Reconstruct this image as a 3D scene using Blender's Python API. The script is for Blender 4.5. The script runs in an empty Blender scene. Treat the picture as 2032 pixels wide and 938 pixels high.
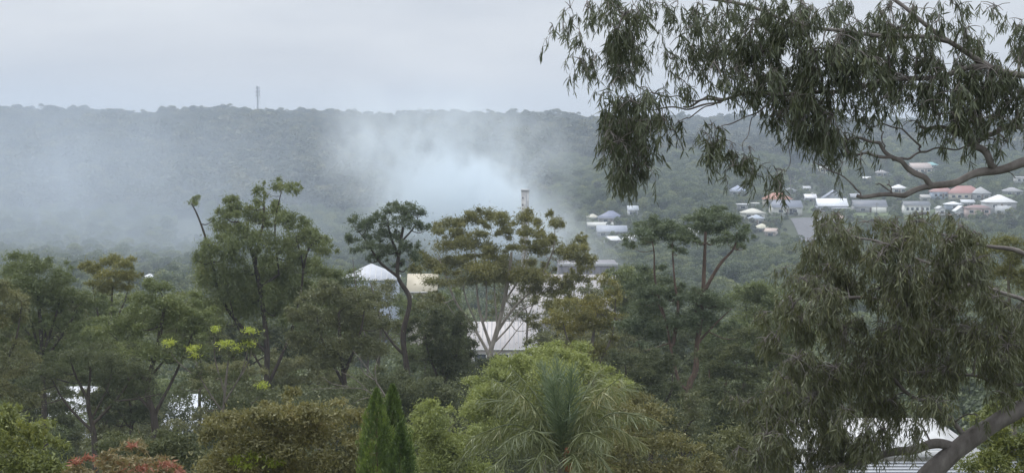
import bpy, math
import numpy as np
from mathutils import Vector, noise as mnoise

SC = bpy.context.scene
COL = SC.collection
RAD = math.radians

# ------------------------------------------------------------------ camera, sky, sun, exposure
F = 3800.0                      # focal length in photograph pixels (2032 wide)
CAM = np.array([0.0, 0.0, 60.0])
PITCH = math.atan(209.0 / F)
cd = bpy.data.cameras.new('camera')
cam = bpy.data.objects.new('camera', cd)
COL.objects.link(cam)
cam.location = CAM
cam.rotation_euler = (RAD(90) - PITCH, 0, 0)
cd.sensor_width = 36.0
cd.lens = F / 2032.0 * 36.0
cd.clip_start = 0.5
cd.clip_end = 9000
SC.camera = cam
SC.render.resolution_x, SC.render.resolution_y = 1024, 472

SUN_EL, SUN_AZ = RAD(52), RAD(-35)       # high, from the left and a little behind the smoke
world = bpy.data.worlds.new('World')
SC.world = world
world.use_nodes = True
wn, wl = world.node_tree.nodes, world.node_tree.links
wn.clear()
out = wn.new('ShaderNodeOutputWorld')
sky = wn.new('ShaderNodeTexSky')
sky.sky_type = 'NISHITA'
sky.sun_disc = False
sky.sun_elevation = SUN_EL
sky.sun_rotation = SUN_AZ
bgs = wn.new('ShaderNodeBackground'); bgs.inputs['Strength'].default_value = 0.08
wl.new(sky.outputs[0], bgs.inputs['Color'])
tc = wn.new('ShaderNodeTexCoord')
mp = wn.new('ShaderNodeMapping'); mp.inputs['Scale'].default_value = (1.6, 1.6, 6.0)
wl.new(tc.outputs['Generated'], mp.inputs[0])
nz = wn.new('ShaderNodeTexNoise'); nz.inputs['Scale'].default_value = 3.2
nz.inputs['Detail'].default_value = 5; nz.inputs['Roughness'].default_value = 0.55
nz.inputs['Distortion'].default_value = 0.35
wl.new(mp.outputs[0], nz.inputs['Vector'])
rp = wn.new('ShaderNodeValToRGB')
rp.color_ramp.elements[0].position = 0.30; rp.color_ramp.elements[0].color = (0.615, 0.650, 0.715, 1)
rp.color_ramp.elements[1].position = 0.72; rp.color_ramp.elements[1].color = (0.79, 0.815, 0.855, 1)
wl.new(nz.outputs['Fac'], rp.inputs[0])
sx = wn.new('ShaderNodeSeparateXYZ'); wl.new(tc.outputs['Generated'], sx.inputs[0])
ov = wn.new('ShaderNodeMath'); ov.operation = 'MULTIPLY_ADD'; ov.use_clamp = False      # an overcast sky is brighter overhead
ov.inputs[1].default_value = 1.5; ov.inputs[2].default_value = 0.97
cl = wn.new('ShaderNodeMath'); cl.operation = 'MAXIMUM'; cl.inputs[1].default_value = 0.0
wl.new(sx.outputs['Z'], cl.inputs[0]); wl.new(cl.outputs[0], ov.inputs[0])
bgc = wn.new('ShaderNodeBackground'); wl.new(ov.outputs[0], bgc.inputs['Strength'])
wl.new(rp.outputs[0], bgc.inputs['Color'])
mx = wn.new('ShaderNodeMixShader'); mx.inputs[0].default_value = 0.93      # the overcast deck lets little blue through
wl.new(bgs.outputs[0], mx.inputs[1]); wl.new(bgc.outputs[0], mx.inputs[2])
wl.new(mx.outputs[0], out.inputs['Surface'])

ld = bpy.data.lights.new('sun', 'SUN')
ld.energy = 1.5; ld.angle = RAD(18); ld.color = (1.0, 0.96, 0.9)
sun = bpy.data.objects.new('sun', ld)
COL.objects.link(sun)
sdir = Vector((math.sin(SUN_AZ) * math.cos(SUN_EL), math.cos(SUN_AZ) * math.cos(SUN_EL), math.sin(SUN_EL)))
sun.rotation_euler = sdir.to_track_quat('Z', 'Y').to_euler()
sun.location = (-60, 40, 120)

SC.view_settings.view_transform = 'Standard'
SC.view_settings.look = 'None'
SC.view_settings.exposure = 0.0
SC.view_settings.gamma = 1.0
SC.view_settings.use_curve_mapping = False
cy = SC.cycles
cy.max_bounces = 6; cy.diffuse_bounces = 3; cy.glossy_bounces = 2; cy.transmission_bounces = 4
cy.volume_bounces = 5; cy.transparent_max_bounces = 8
cy.volume_step_rate = 1.0; cy.volume_max_steps = 128
cy.use_denoising = True

# ------------------------------------------------------------------ helpers
rng = np.random.default_rng(7)
cP, sP = math.cos(PITCH), math.sin(PITCH)
FWD = np.array([0, cP, -sP]); UPV = np.array([0, sP, cP])


def P(px, py, y):
    """the point of the world at distance y that the photograph shows at (px, py)"""
    d = FWD + np.array([1.0, 0, 0]) * ((px - 1016.0) / F) + UPV * ((469.0 - py) / F)
    return CAM + d * (y / d[1])


def smooth(a, b, x):
    t = np.clip((np.asarray(x, float) - a) / (b - a), 0, 1)
    return t * t * (3 - 2 * t)


LY = [-200, 0, 30, 60, 110, 150, 250, 400, 600, 750, 1000, 1400, 1800, 2150, 2500, 4200]
LZ = [56, 54, 50, 44, 36, 30, 21, 14, 9, 8, 13, 38, 60, 70, 68, 60]
RZY = [-200, 0, 30, 60, 110, 150, 250, 400, 600, 700, 800, 950, 1150, 1250, 1400, 1650, 1900, 2200, 2500, 4200]
RZZ = [56, 54, 50, 44, 36, 30, 22, 15, 11, 13, 20, 26, 33, 37, 39, 45, 58, 71, 69, 60]


def ground_z(x, y):
    x = np.asarray(x, float); y = np.asarray(y, float)
    l = np.interp(y, LY, LZ); r = np.interp(y, RZY, RZZ)
    w = smooth(-30, 90, x)
    z = l * (1 - w) + r * w
    far = smooth(1300, 2100, y)
    z = z - 0.0135 * x * far
    a = smooth(900, 1500, y)
    z = z + a * (1 - .6 * smooth(1750, 2100, y)) * (4.4 * np.sin(x * 0.021 + 1.3 + 0.9 * np.sin(y * 0.006)) + 3.6 * np.sin(x * 0.047 + y * 0.011) + 2.0 * np.sin(y * 0.019 + x * 0.009)) 
    b = smooth(200, 400, y) * (1 - smooth(900, 1400, y)) 
    z = z + b * 1.2 * np.sin(x * 0.035 + y * 0.02)
    return z


def hit(px, py, y0=400, y1=2400):
    """where the view ray through the pixel meets the terrain"""
    for y in np.arange(y0, y1, 4.0):
        p = P(px, py, y)
        if p[2] <= ground_z(p[0], y):
            return p
    return P(px, py, y1)


def link(o, parent=None):
    COL.objects.link(o)
    if parent is not None:
        o.parent = parent
    return o


def raw_mesh(name, V, faces, mat, tint=None, smooth_f=False):
    """V: n x 3, faces: list of int arrays (m x k)"""
    me = bpy.data.meshes.new(name)
    V = np.ascontiguousarray(V, dtype=np.float32)
    me.vertices.add(len(V)); me.vertices.foreach_set('co', V.ravel())
    loops = np.concatenate([f.ravel() for f in faces]).astype(np.int32)
    tot = np.concatenate([np.full(len(f), f.shape[1], np.int32) for f in faces])
    start = np.concatenate([[0], np.cumsum(tot)[:-1]]).astype(np.int32)
    me.loops.add(len(loops)); me.loops.foreach_set('vertex_index', loops)
    me.polygons.add(len(tot)); me.polygons.foreach_set('loop_start', start)
    if smooth_f:
        me.polygons.foreach_set('use_smooth', np.ones(len(tot), bool))
    if tint is not None:
        at = me.attributes.new('tint', 'FLOAT', 'POINT')
        at.data.foreach_set('value', np.ascontiguousarray(tint, dtype=np.float32))
    me.update(calc_edges=True)
    me.validate()
    if mat is not None:
        me.materials.append(mat)
    return me


def obj(name, me, parent=None, kind=None):
    o = bpy.data.objects.new(name, me)
    link(o, parent)
    if kind:
        o['kind'] = kind
    return o


def empty(name, loc, label, cat, group=None, rz=0.0):
    o = bpy.data.objects.new(name, None)
    o.empty_display_size = 0.3
    link(o)
    o.location = loc; o.rotation_euler = (0, 0, rz)
    o['label'] = label; o['category'] = cat
    if group:
        o['group'] = group
    return o


class MB:
    """collects simple solids for one mesh"""
    def __init__(s):
        s.V = []; s.F3 = []; s.F4 = []; s.n = 0

    def add(s, v, f):
        v = np.asarray(v, float)
        for q in f:
            (s.F4 if len(q) == 4 else s.F3).append([i + s.n for i in q])
        s.V.append(v); s.n += len(v)

    def box(s, x0, x1, y0, y1, z0, z1):
        v = [(x, y, z) for z in (z0, z1) for y in (y0, y1) for x in (x0, x1)]
        s.add(v, [(0, 2, 3, 1), (4, 5, 7, 6), (0, 1, 5, 4), (2, 6, 7, 3), (0, 4, 6, 2), (1, 3, 7, 5)])
        return s

    def hip(s, x0, x1, y0, y1, z, rise, th=0.18, ridge=None):
        """hip roof slab with a fascia; ridge along the longer side"""
        w, d = x1 - x0, y1 - y0
        cx, cyy = (x0 + x1) / 2, (y0 + y1) / 2
        if ridge is None:
            ridge = max(0.0, w - d) if w >= d else max(0.0, d - w)
        if w >= d:
            a, b = (cx - ridge / 2 - .01, cyy), (cx + ridge / 2 + .01, cyy)
        else:
            a, b = (cx, cyy - ridge / 2 - .01), (cx, cyy + ridge / 2 + .01)
        v = [(x0, y0, z), (x1, y0, z), (x1, y1, z), (x0, y1, z),
             (x0, y0, z + th), (x1, y0, z + th), (x1, y1, z + th), (x0, y1, z + th),
             (a[0], a[1], z + rise), (b[0], b[1], z + rise)]
        base = [(3, 2, 1, 0), (0, 1, 5, 4), (1, 2, 6, 5), (2, 3, 7, 6), (3, 0, 4, 7)]
        if w >= d:
            top = [(4, 5, 9, 8), (5, 6, 9), (6, 7, 8, 9), (7, 4, 8)]
        else:
            top = [(4, 5, 8), (5, 6, 9, 8), (6, 7, 9), (7, 4, 8, 9)]
        s.add(v, base + top)
        return s

    def gable(s, x0, x1, y0, y1, z, rise, th=0.15, along='x'):
        cx, cyy = (x0 + x1) / 2, (y0 + y1) / 2
        if along == 'x':
            prof = [(y0, z), (cyy, z + rise), (y1, z)]
            v = [(x, p[0], p[1] + t) for x in (x0, x1) for t in (0, th) for p in prof]
        else:
            prof = [(x0, z), (cx, z + rise), (x1, z)]
            v = [(p[0], y, p[1] + t) for y in (y0, y1) for t in (0, th) for p in prof]
        f = [(0, 1, 7, 6), (1, 2, 8, 7), (3, 9, 10, 4), (4, 10, 11, 5), (0, 6, 9, 3), (2, 5, 11, 8),
             (0, 3, 4, 1), (1, 4, 5, 2), (6, 7, 10, 9), (7, 8, 11, 10)]
        s.add(v, f)
        return s

    def tri_wall(s, x0, x1, y0, y1, z, rise, along='x'):
        """solid gable infill"""
        cx, cyy = (x0 + x1) / 2, (y0 + y1) / 2
        if along == 'x':
            v = [(x, yy, zz) for x in (x0, x1) for yy, zz in ((y0, z), (y1, z), (cyy, z + rise))]
        else:
            v = [(xx, y, zz) for y in (y0, y1) for xx, zz in ((x0, z), (x1, z), (cx, z + rise))]
        s.add(v, [(0, 2, 1), (3, 4, 5), (0, 1, 4, 3), (1, 2, 5, 4), (2, 0, 3, 5)])
        return s

    def mesh(s, name, mat):
        fs = []
        if s.F4: fs.append(np.array(s.F4))
        if s.F3: fs.append(np.array(s.F3))
        return raw_mesh(name, np.concatenate(s.V), fs, mat)

    def obj(s, name, mat, parent=None, kind=None):
        return obj(name, s.mesh(name, mat), parent, kind)


def tube_arrays(path, radii, k=6, wob=0.0):
    path = np.asarray(path, float); n = len(path)
    t = np.gradient(path, axis=0)
    t /= np.linalg.norm(t, axis=1)[:, None] + 1e-9
    ref = np.array([1.0, 0.2, 0.1]) if abs(t[:, 2]).mean() > 0.6 else np.array([0.1, 0.2, 1.0])
    a = np.cross(t, ref); a /= np.linalg.norm(a, axis=1)[:, None] + 1e-9
    b = np.cross(t, a)
    ang = np.arange(k) * 2 * np.pi / k
    r = np.asarray(radii, float)[:, None] * (1 + wob * np.sin(ang * 2 + np.arange(n)[:, None] * 0.7))
    V = path[:, None, :] + (a[:, None, :] * np.cos(ang)[None, :, None] + b[:, None, :] * np.sin(ang)[None, :, None]) * r[:, :, None]
    V = V.reshape(-1, 3)
    i = np.arange(n - 1)[:, None] * k; j = np.arange(k)[None, :]; j2 = (j + 1) % k
    Fq = np.stack([i + j, i + j2, i + k + j2, i + k + j], -1).reshape(-1, 4)
    return V, Fq


class Tubes:
    def __init__(s):
        s.V = []; s.F = []; s.n = 0

    def add(s, path, radii, k=6, wob=0.0):
        V, f = tube_arrays(path, radii, k, wob)
        s.V.append(V); s.F.append(f + s.n); s.n += len(V)

    def mesh(s, name, mat):
        return raw_mesh(name, np.concatenate(s.V), [np.concatenate(s.F)], mat, smooth_f=True)


def curve(pts, n=12):
    """Catmull-Rom through the points"""
    p = np.asarray(pts, float)
    if len(p) == 2:
        t = np.linspace(0, 1, n)[:, None]
        return p[0] * (1 - t) + p[1] * t
    q = np.vstack([2 * p[0] - p[1], p, 2 * p[-1] - p[-2]])
    outp = []
    for i in range(1, len(q) - 2):
        t = np.linspace(0, 1, n, endpoint=False)[:, None]
        outp.append(0.5 * (2 * q[i] + (q[i + 1] - q[i - 1]) * t + (2 * q[i - 1] - 5 * q[i] + 4 * q[i + 1] - q[i + 2]) * t ** 2 + (3 * q[i] - q[i - 1] - 3 * q[i + 1] + q[i + 2]) * t ** 3))
    outp.append(p[-1:])
    return np.concatenate(outp)


def unit(v):
    return v / (np.linalg.norm(v, axis=-1, keepdims=True) + 1e-9)


def leaf_tris(pos, d, L, W):
    n = len(pos)
    side = unit(np.cross(d, rng.normal(size=(n, 3))))
    V = np.empty((n, 3, 3))
    V[:, 0] = pos - side * (W / 2)[:, None]
    V[:, 1] = pos + side * (W / 2)[:, None]
    V[:, 2] = pos + d * L[:, None]
    return V.reshape(-1, 3), np.arange(n * 3).reshape(-1, 3)


def blade_arrays(pos, d, L, W, bend=0.25):
    """lance-shaped curved leaves: 6 vertices, 4 triangles' worth of faces each"""
    n = len(pos)
    side = unit(np.cross(d, rng.normal(size=(n, 3))))
    nor = unit(np.cross(d, side))
    bd = (rng.normal(0, bend, n) * L)[:, None]
    V = np.empty((n, 6, 3))
    m1 = pos + d * (L * 0.30)[:, None] + nor * bd * 0.5
    m2 = pos + d * (L * 0.66)[:, None] + nor * bd * 0.6
    V[:, 0] = pos
    V[:, 1] = m1 - side * (W * .5)[:, None]; V[:, 2] = m1 + side * (W * .5)[:, None]
    V[:, 3] = m2 - side * (W * .42)[:, None]; V[:, 4] = m2 + side * (W * .42)[:, None]
    V[:, 5] = pos + d * L[:, None]
    i = np.arange(n)[:, None] * 6
    F4 = i + np.array([[1, 2, 4, 3]])
    F3 = np.concatenate([i + np.array([[0, 2, 1]]), i + np.array([[3, 4, 5]])])
    return V.reshape(-1, 3), F4, F3


# ------------------------------------------------------------------ materials
def new_mat(name):
    m = bpy.data.materials.new(name); m.use_nodes = True
    nt = m.node_tree; nt.nodes.clear()
    return m, nt.nodes, nt.links


def foliage_mat(name, dark, light, third=None, transl=0.34, gloss=0.06, scale=1.2, rnd=0.28):
    """leaf colour runs between two or three tones by leaf (tint attribute) and by branch"""
    m, N, L = new_mat(name)
    o = N.new('ShaderNodeOutputMaterial')
    at = N.new('ShaderNodeAttribute'); at.attribute_name = 'tint'
    oi = N.new('ShaderNodeObjectInfo')
    geo = N.new('ShaderNodeNewGeometry')
    n = N.new('ShaderNodeTexNoise'); n.inputs['Scale'].default_value = scale; n.inputs['Detail'].default_value = 2
    L.new(geo.outputs['Position'], n.inputs['Vector'])
    a1 = N.new('ShaderNodeMath'); a1.operation = 'MULTIPLY_ADD'; a1.inputs[1].default_value = 0.45
    L.new(at.outputs['Fac'], a1.inputs[0])
    a2 = N.new('ShaderNodeMath'); a2.operation = 'MULTIPLY_ADD'; a2.inputs[1].default_value = 0.6; a2.inputs[2].default_value = -0.12
    L.new(n.outputs['Fac'], a2.inputs[0]); L.new(a2.outputs[0], a1.inputs[2])
    a3 = N.new('ShaderNodeMath'); a3.operation = 'MULTIPLY_ADD'; a3.inputs[1].default_value = rnd
    L.new(oi.outputs['Random'], a3.inputs[0]); L.new(a1.outputs[0], a3.inputs[2])
    dark, light, third = [tuple(min(.5, c * 1.45 * k) for c, k in zip(q, (1.08, 1.05, .74))) if q else None for q in (dark, light, third)]
    r = N.new('ShaderNodeValToRGB')
    e = r.color_ramp.elements
    e[0].position = 0.1; e[0].color = (*dark, 1)
    e[1].position = 0.72 if third else 0.9; e[1].color = (*light, 1)
    if third:
        t = e.new(0.98); t.color = (*third, 1)
    L.new(a3.outputs[0], r.inputs[0])
    df = N.new('ShaderNodeBsdfDiffuse'); L.new(r.outputs[0], df.inputs['Color'])
    tr = N.new('ShaderNodeBsdfTranslucent'); L.new(r.outputs[0], tr.inputs['Color'])
    m1 = N.new('ShaderNodeMixShader'); m1.inputs[0].default_value = transl
    L.new(df.outputs[0], m1.inputs[1]); L.new(tr.outputs[0], m1.inputs[2])
    last = m1
    if gloss > 0:
        gl = N.new('ShaderNodeBsdfGlossy'); gl.inputs['Roughness'].default_value = 0.45
        gl.inputs['Color'].default_value = (0.8, 0.85, 0.8, 1)
        m2 = N.new('ShaderNodeMixShader'); m2.inputs[0].default_value = gloss
        L.new(m1.outputs[0], m2.inputs[1]); L.new(gl.outputs[0], m2.inputs[2]); last = m2
    L.new(last.outputs[0], o.inputs['Surface'])
    return m


def plain_mat(name, col, rough=0.8, var=0.15, scale=2.0, col2=None, stretch=(1, 1, 1), bump=0.0, metal=0.0):
    m, N, L = new_mat(name)
    o = N.new('ShaderNodeOutputMaterial')
    b = N.new('ShaderNodeBsdfPrincipled')
    b.inputs['Roughness'].default_value = rough
    b.inputs['Metallic'].default_value = metal
    b.inputs['Specular IOR Level'].default_value = 0.3
    tcn = N.new('ShaderNodeTexCoord'); mpn = N.new('ShaderNodeMapping')
    mpn.inputs['Scale'].default_value = stretch
    L.new(tcn.outputs['Object'], mpn.inputs[0])
    n = N.new('ShaderNodeTexNoise'); n.inputs['Scale'].default_value = scale
    n.inputs['Detail'].default_value = 5; n.inputs['Roughness'].default_value = 0.65
    L.new(mpn.outputs[0], n.inputs['Vector'])
    r = N.new('ShaderNodeValToRGB')
    c2 = col2 if col2 else tuple(c * (1 - var * 1.6) for c in col)
    r.color_ramp.elements[0].position = 0.32; r.color_ramp.elements[0].color = (*c2, 1)
    r.color_ramp.elements[1].position = 0.66; r.color_ramp.elements[1].color = (*[min(1, c * (1 + var * .5)) for c in col], 1)
    L.new(n.outputs['Fac'], r.inputs[0]); L.new(r.outputs[0], b.inputs['Base Color'])
    if bump:
        bp = N.new('ShaderNodeBump'); bp.inputs['Strength'].default_value = bump; bp.inputs['Distance'].default_value = 0.05
        L.new(n.outputs['Fac'], bp.inputs['Height']); L.new(bp.outputs[0], b.inputs['Normal'])
    L.new(b.outputs[0], o.inputs['Surface'])
    return m


M = {}
M['gum_near'] = foliage_mat('gum_leaf_near', (0.036, 0.047, 0.032), (0.078, 0.090, 0.056), (0.14, 0.14, 0.09), 0.28, 0.07, 2.2)
M['gum_low'] = foliage_mat('gum_leaf_low', (0.046, 0.057, 0.036), (0.105, 0.112, 0.064), (0.19, 0.18, 0.105), 0.32, 0.07, 2.0)
M['gum_green'] = foliage_mat('gum_leaf_green', (0.062, 0.082, 0.042), (0.12, 0.145, 0.064), (0.18, 0.19, 0.085))
M['gum_blue'] = foliage_mat('gum_leaf_blue', (0.052, 0.072, 0.053), (0.10, 0.125, 0.084), (0.15, 0.17, 0.10))
M['gum_yellow'] = foliage_mat('gum_leaf_yellow', (0.070, 0.080, 0.038), (0.150, 0.146, 0.060), (0.25, 0.22, 0.075), scale=0.6)
M['gum_gold'] = foliage_mat('gum_leaf_gold', (0.085, 0.095, 0.038), (0.17, 0.165, 0.060), (0.26, 0.225, 0.072), scale=0.6)
M['gum_dark'] = foliage_mat('gum_leaf_dark', (0.042, 0.052, 0.038), (0.078, 0.090, 0.058), (0.12, 0.13, 0.08), gloss=0.03)
M['gum_olive'] = foliage_mat('gum_leaf_olive', (0.064, 0.074, 0.042), (0.12, 0.125, 0.066), (0.18, 0.17, 0.09))
M['lime'] = foliage_mat('new_growth_leaf', (0.15, 0.20, 0.035), (0.28, 0.36, 0.06), (0.38, 0.42, 0.09), 0.4)
M['soft_green'] = foliage_mat('soft_green_leaf', (0.10, 0.125, 0.046), (0.19, 0.22, 0.085), (0.26, 0.28, 0.12), 0.4)
M['brown_green'] = foliage_mat('brown_green_leaf', (0.078, 0.082, 0.040), (0.165, 0.152, 0.074), (0.25, 0.185, 0.105), scale=1.8)
M['lemon'] = foliage_mat('lemon_leaf', (0.070, 0.088, 0.036), (0.145, 0.165, 0.058), (0.26, 0.26, 0.08), 0.35, scale=1.8)
M['red_tip'] = foliage_mat('red_tip_leaf', (0.085, 0.085, 0.05), (0.17, 0.135, 0.08), (0.34, 0.12, 0.10), scale=3.5)
M['red_flush'] = foliage_mat('red_flush_leaf', (0.14, 0.065, 0.055), (0.25, 0.10, 0.09), (0.33, 0.15, 0.13), scale=3.5)
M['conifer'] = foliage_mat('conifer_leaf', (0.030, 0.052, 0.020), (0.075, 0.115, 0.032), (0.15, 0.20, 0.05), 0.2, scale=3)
M['frond'] = foliage_mat('palm_leaf', (0.070, 0.090, 0.044), (0.125, 0.140, 0.066), (0.22, 0.20, 0.11), 0.3, 0.09, scale=2)
M['spear'] = foliage_mat('palm_young_leaf', (0.055, 0.085, 0.058), (0.11, 0.145, 0.100), (0.18, 0.21, 0.15), 0.25, 0.08, scale=2)
M['forest'] = foliage_mat('forest_leaf', (0.024, 0.031, 0.030), (0.064, 0.070, 0.056), (0.125, 0.12, 0.08), scale=0.02, rnd=0.55)
M['valley'] = foliage_mat('valley_leaf', (0.036, 0.050, 0.036), (0.086, 0.108, 0.060), (0.155, 0.17, 0.085), scale=0.03, rnd=0.5)
M['bark_grey'] = plain_mat('grey_bark', (0.20, 0.175, 0.15), 0.85, 0.3, 9, stretch=(1, 1, .25), bump=0.5)
M['bark_dark'] = plain_mat('dark_bark', (0.085, 0.070, 0.058), 0.9, 0.3, 9, stretch=(1, 1, .25), bump=0.5)
M['bark_pale'] = plain_mat('pale_bark', (0.38, 0.34, 0.29), 0.8, 0.3, 5, stretch=(1, 1, .3), bump=0.3)
M['bark_brown'] = plain_mat('brown_bark', (0.15, 0.105, 0.08), 0.9, 0.3, 6, stretch=(1, 1, .3), bump=0.4)
M['bark_near'] = plain_mat('smooth_gum_bark', (0.215, 0.195, 0.18), 0.75, 0.35, 6, (0.11, 0.095, 0.085), stretch=(1, 1, .4), bump=0.25)
M['ground'] = plain_mat('ground_cover', (0.062, 0.074, 0.036), 0.95, 0.3, 0.03, (0.035, 0.042, 0.025))
M['grass'] = plain_mat('mown_grass', (0.11, 0.14, 0.06), 0.95, 0.2, 0.2)
M['asphalt'] = plain_mat('asphalt', (0.15, 0.15, 0.16), 0.9, 0.15, 0.5)
M['glass'] = plain_mat('window_glass', (0.06, 0.07, 0.085), 0.15, 0.1, 1)
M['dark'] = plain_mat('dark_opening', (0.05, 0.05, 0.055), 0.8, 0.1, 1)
M['white'] = plain_mat('white_paint', (0.78, 0.79, 0.80), 0.5, 0.07, 1.5)
M['trim'] = plain_mat('trim_paint', (0.70, 0.70, 0.68), 0.5, 0.05, 1.5)
M['steel'] = plain_mat('galvanised_steel', (0.36, 0.37, 0.39), 0.5, 0.1, 2)
M['timber'] = plain_mat('grey_timber', (0.26, 0.23, 0.20), 0.85, 0.2, 3)
M['orange_sheath'] = plain_mat('orange_brown_sheath', (0.34, 0.13, 0.06), 0.8, 0.3, 6)
_pc = {}


def paint(c, rough=0.6, var=0.08):
    k = tuple(round(v, 3) for v in c)
    if k not in _pc:
        _pc[k] = plain_mat('paint_%d' % len(_pc), c, rough, var, 0.8)
    return _pc[k]


# ------------------------------------------------------------------ the ground
def make_ground():
    ys = np.concatenate([np.arange(-60, 300, 6.0), np.arange(300, 1300, 12.0), np.arange(1300, 4001, 30.0)])
    us = np.linspace(-1, 1, 121)
    Y, U = np.meshgrid(ys, us, indexing='ij')
    X = U * (150 + np.maximum(Y, 0) * 0.50)
    Z = ground_z(X, Y)
    V = np.stack([X, Y, Z], -1).reshape(-1, 3)
    n, m = Y.shape
    i = np.arange(n - 1)[:, None] * m; j = np.arange(m - 1)[None, :]
    Fq = np.stack([i + j, i + j + 1, i + m + j + 1, i + m + j], -1).reshape(-1, 4)
    o = obj('ground', raw_mesh('ground', V, [Fq], M['ground'], smooth_f=True))
    o['kind'] = 'structure'


make_ground()


def sheet(name, quad_px, mat, lift=0.05, y_guess=400, label=None):
    """a patch of road or lawn laid on the terrain between four ground points"""
    c = [hit(px, py, y_guess)[:2] for px, py in quad_px]
    n = 14
    a = np.linspace(0, 1, n)
    V = []
    for s in a:
        for t in a:
            p = (np.array(c[0]) * (1 - s) + np.array(c[1]) * s) * (1 - t) + (np.array(c[3]) * (1 - s) + np.array(c[2]) * s) * t
            V.append((p[0], p[1], float(ground_z(p[0], p[1])) + lift))
    i = np.arange(n - 1)[:, None] * n; j = np.arange(n - 1)[None, :]
    Fq = np.stack([i + j, i + n + j, i + n + j + 1, i + j + 1], -1).reshape(-1, 4)
    o = obj(name, raw_mesh(name, np.array(V), [Fq], mat, smooth_f=True))
    o['kind'] = 'structure'
    return o


sheet('road', [(1568, 436), (1672, 432), (1640, 478), (1590, 482)], M['asphalt'], 0.35)
sheet('lawn', [(1700, 440), (1840, 436), (1860, 418), (1690, 422)], M['grass'], 0.3)
sheet('lawn', [(1600, 424), (1700, 424), (1700, 408), (1610, 410)], M['grass'], 0.25)
sheet('lawn', [(1990, 392), (2060, 390), (2060, 372), (1960, 376)], M['grass'], 0.3)
sheet('lawn', [(1485, 392), (1520, 392), (1530, 380), (1482, 381)], M['grass'], 0.3)

# ------------------------------------------------------------------ far forest and valley canopy (stuff: nobody could count it)
def crown_proto(name, seed, R, H, n_card, card, mat, lumps=7):
    r = np.random.default_rng(seed)
    cs = []
    for i in range(lumps):
        a = r.uniform(0, 2 * np.pi); d = R * 0.62 * math.sqrt(r.uniform(0, 1))
        cs.append((math.cos(a) * d, math.sin(a) * d, H * (0.62 + 0.30 * r.uniform(-1, 1) * (1 - d / R * .5)), R * r.uniform(.34, .52)))
    cs = np.array(cs)
    k = r.integers(0, lumps, n_card)
    dirs = unit(r.normal(size=(n_card, 3)))
    dirs[:, 2] = np.where(r.random(n_card) < .65, np.abs(dirs[:, 2]), dirs[:, 2])
    pos = cs[k, :3] + dirs * cs[k, 3][:, None] * (r.uniform(.55, 1, n_card) ** .5)[:, None] * np.array([1, 1, .75])
    nor = unit(dirs + r.normal(0, .7, (n_card, 3)))
    t = unit(np.cross(nor, r.normal(size=(n_card, 3)))); b = np.cross(nor, t)
    s = (card * r.uniform(.6, 1.3, n_card))[:, None]
    V = np.stack([pos - t * s, pos - b * s * .6, pos + t * s, pos + b * s * .6], 1).reshape(-1, 3)
    tint = np.repeat(np.clip(0.5 + 0.35 * r.normal(size=n_card), 0, 1) * .6 + r.uniform(0, .4, lumps)[k], 4)
    me = raw_mesh(name, V, [np.arange(n_card * 4).reshape(-1, 4)], mat, tint)
    return bpy.data.objects.new(name, me)


def scatter(name, pts, scales, protos):
    """one stuff object whose geometry nodes set a crown on every point"""
    pc = bpy.data.collections.new(name + '_crowns')
    for p in protos:
        pc.objects.link(p)
    me = bpy.data.meshes.new(name)
    me.vertices.add(len(pts)); me.vertices.foreach_set('co', np.asarray(pts, np.float32).ravel())
    a = me.attributes.new('sc', 'FLOAT', 'POINT'); a.data.foreach_set('value', np.asarray(scales, np.float32))
    a = me.attributes.new('rz', 'FLOAT', 'POINT'); a.data.foreach_set('value', rng.uniform(0, 6.28, len(pts)).astype(np.float32))
    o = obj(name, me); o['kind'] = 'stuff'
    ng = bpy.data.node_groups.new(name, 'GeometryNodeTree')
    ng.interface.new_socket('Geometry', in_out='INPUT', socket_type='NodeSocketGeometry')
    ng.interface.new_socket('Geometry', in_out='OUTPUT', socket_type='NodeSocketGeometry')
    N, L = ng.nodes, ng.links
    gi, go = N.new('NodeGroupInput'), N.new('NodeGroupOutput')
    m2p = N.new('GeometryNodeMeshToPoints')
    iop = N.new('GeometryNodeInstanceOnPoints')
    ci = N.new('GeometryNodeCollectionInfo'); ci.inputs['Collection'].default_value = pc
    ci.inputs['Separate Children'].default_value = True
    iop.inputs['Pick Instance'].default_value = True
    ri = N.new('FunctionNodeRandomValue'); ri.data_type = 'INT'
    ri.inputs[4].default_value = 0; ri.inputs[5].default_value = len(protos) - 1
    sc = N.new('GeometryNodeInputNamedAttribute'); sc.data_type = 'FLOAT'; sc.inputs[0].default_value = 'sc'
    rz = N.new('GeometryNodeInputNamedAttribute'); rz.data_type = 'FLOAT'; rz.inputs[0].default_value = 'rz'
    cx = N.new('ShaderNodeCombineXYZ')
    L.new(rz.outputs[0], cx.inputs[2])
    L.new(gi.outputs[0], m2p.inputs[0]); L.new(m2p.outputs[0], iop.inputs['Points'])
    L.new(ci.outputs[0], iop.inputs['Instance']); L.new(ri.outputs[2], iop.inputs['Instance Index'])
    L.new(cx.outputs[0], iop.inputs['Rotation']); L.new(sc.outputs[0], iop.inputs['Scale'])
    L.new(iop.outputs[0], go.inputs[0])
    md = o.modifiers.new('crowns', 'NODES'); md.node_group = ng
    return o


def in_view(x, y, m=1.12, add=8):
    return np.abs(x) < y * 0.2674 * m + add


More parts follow.
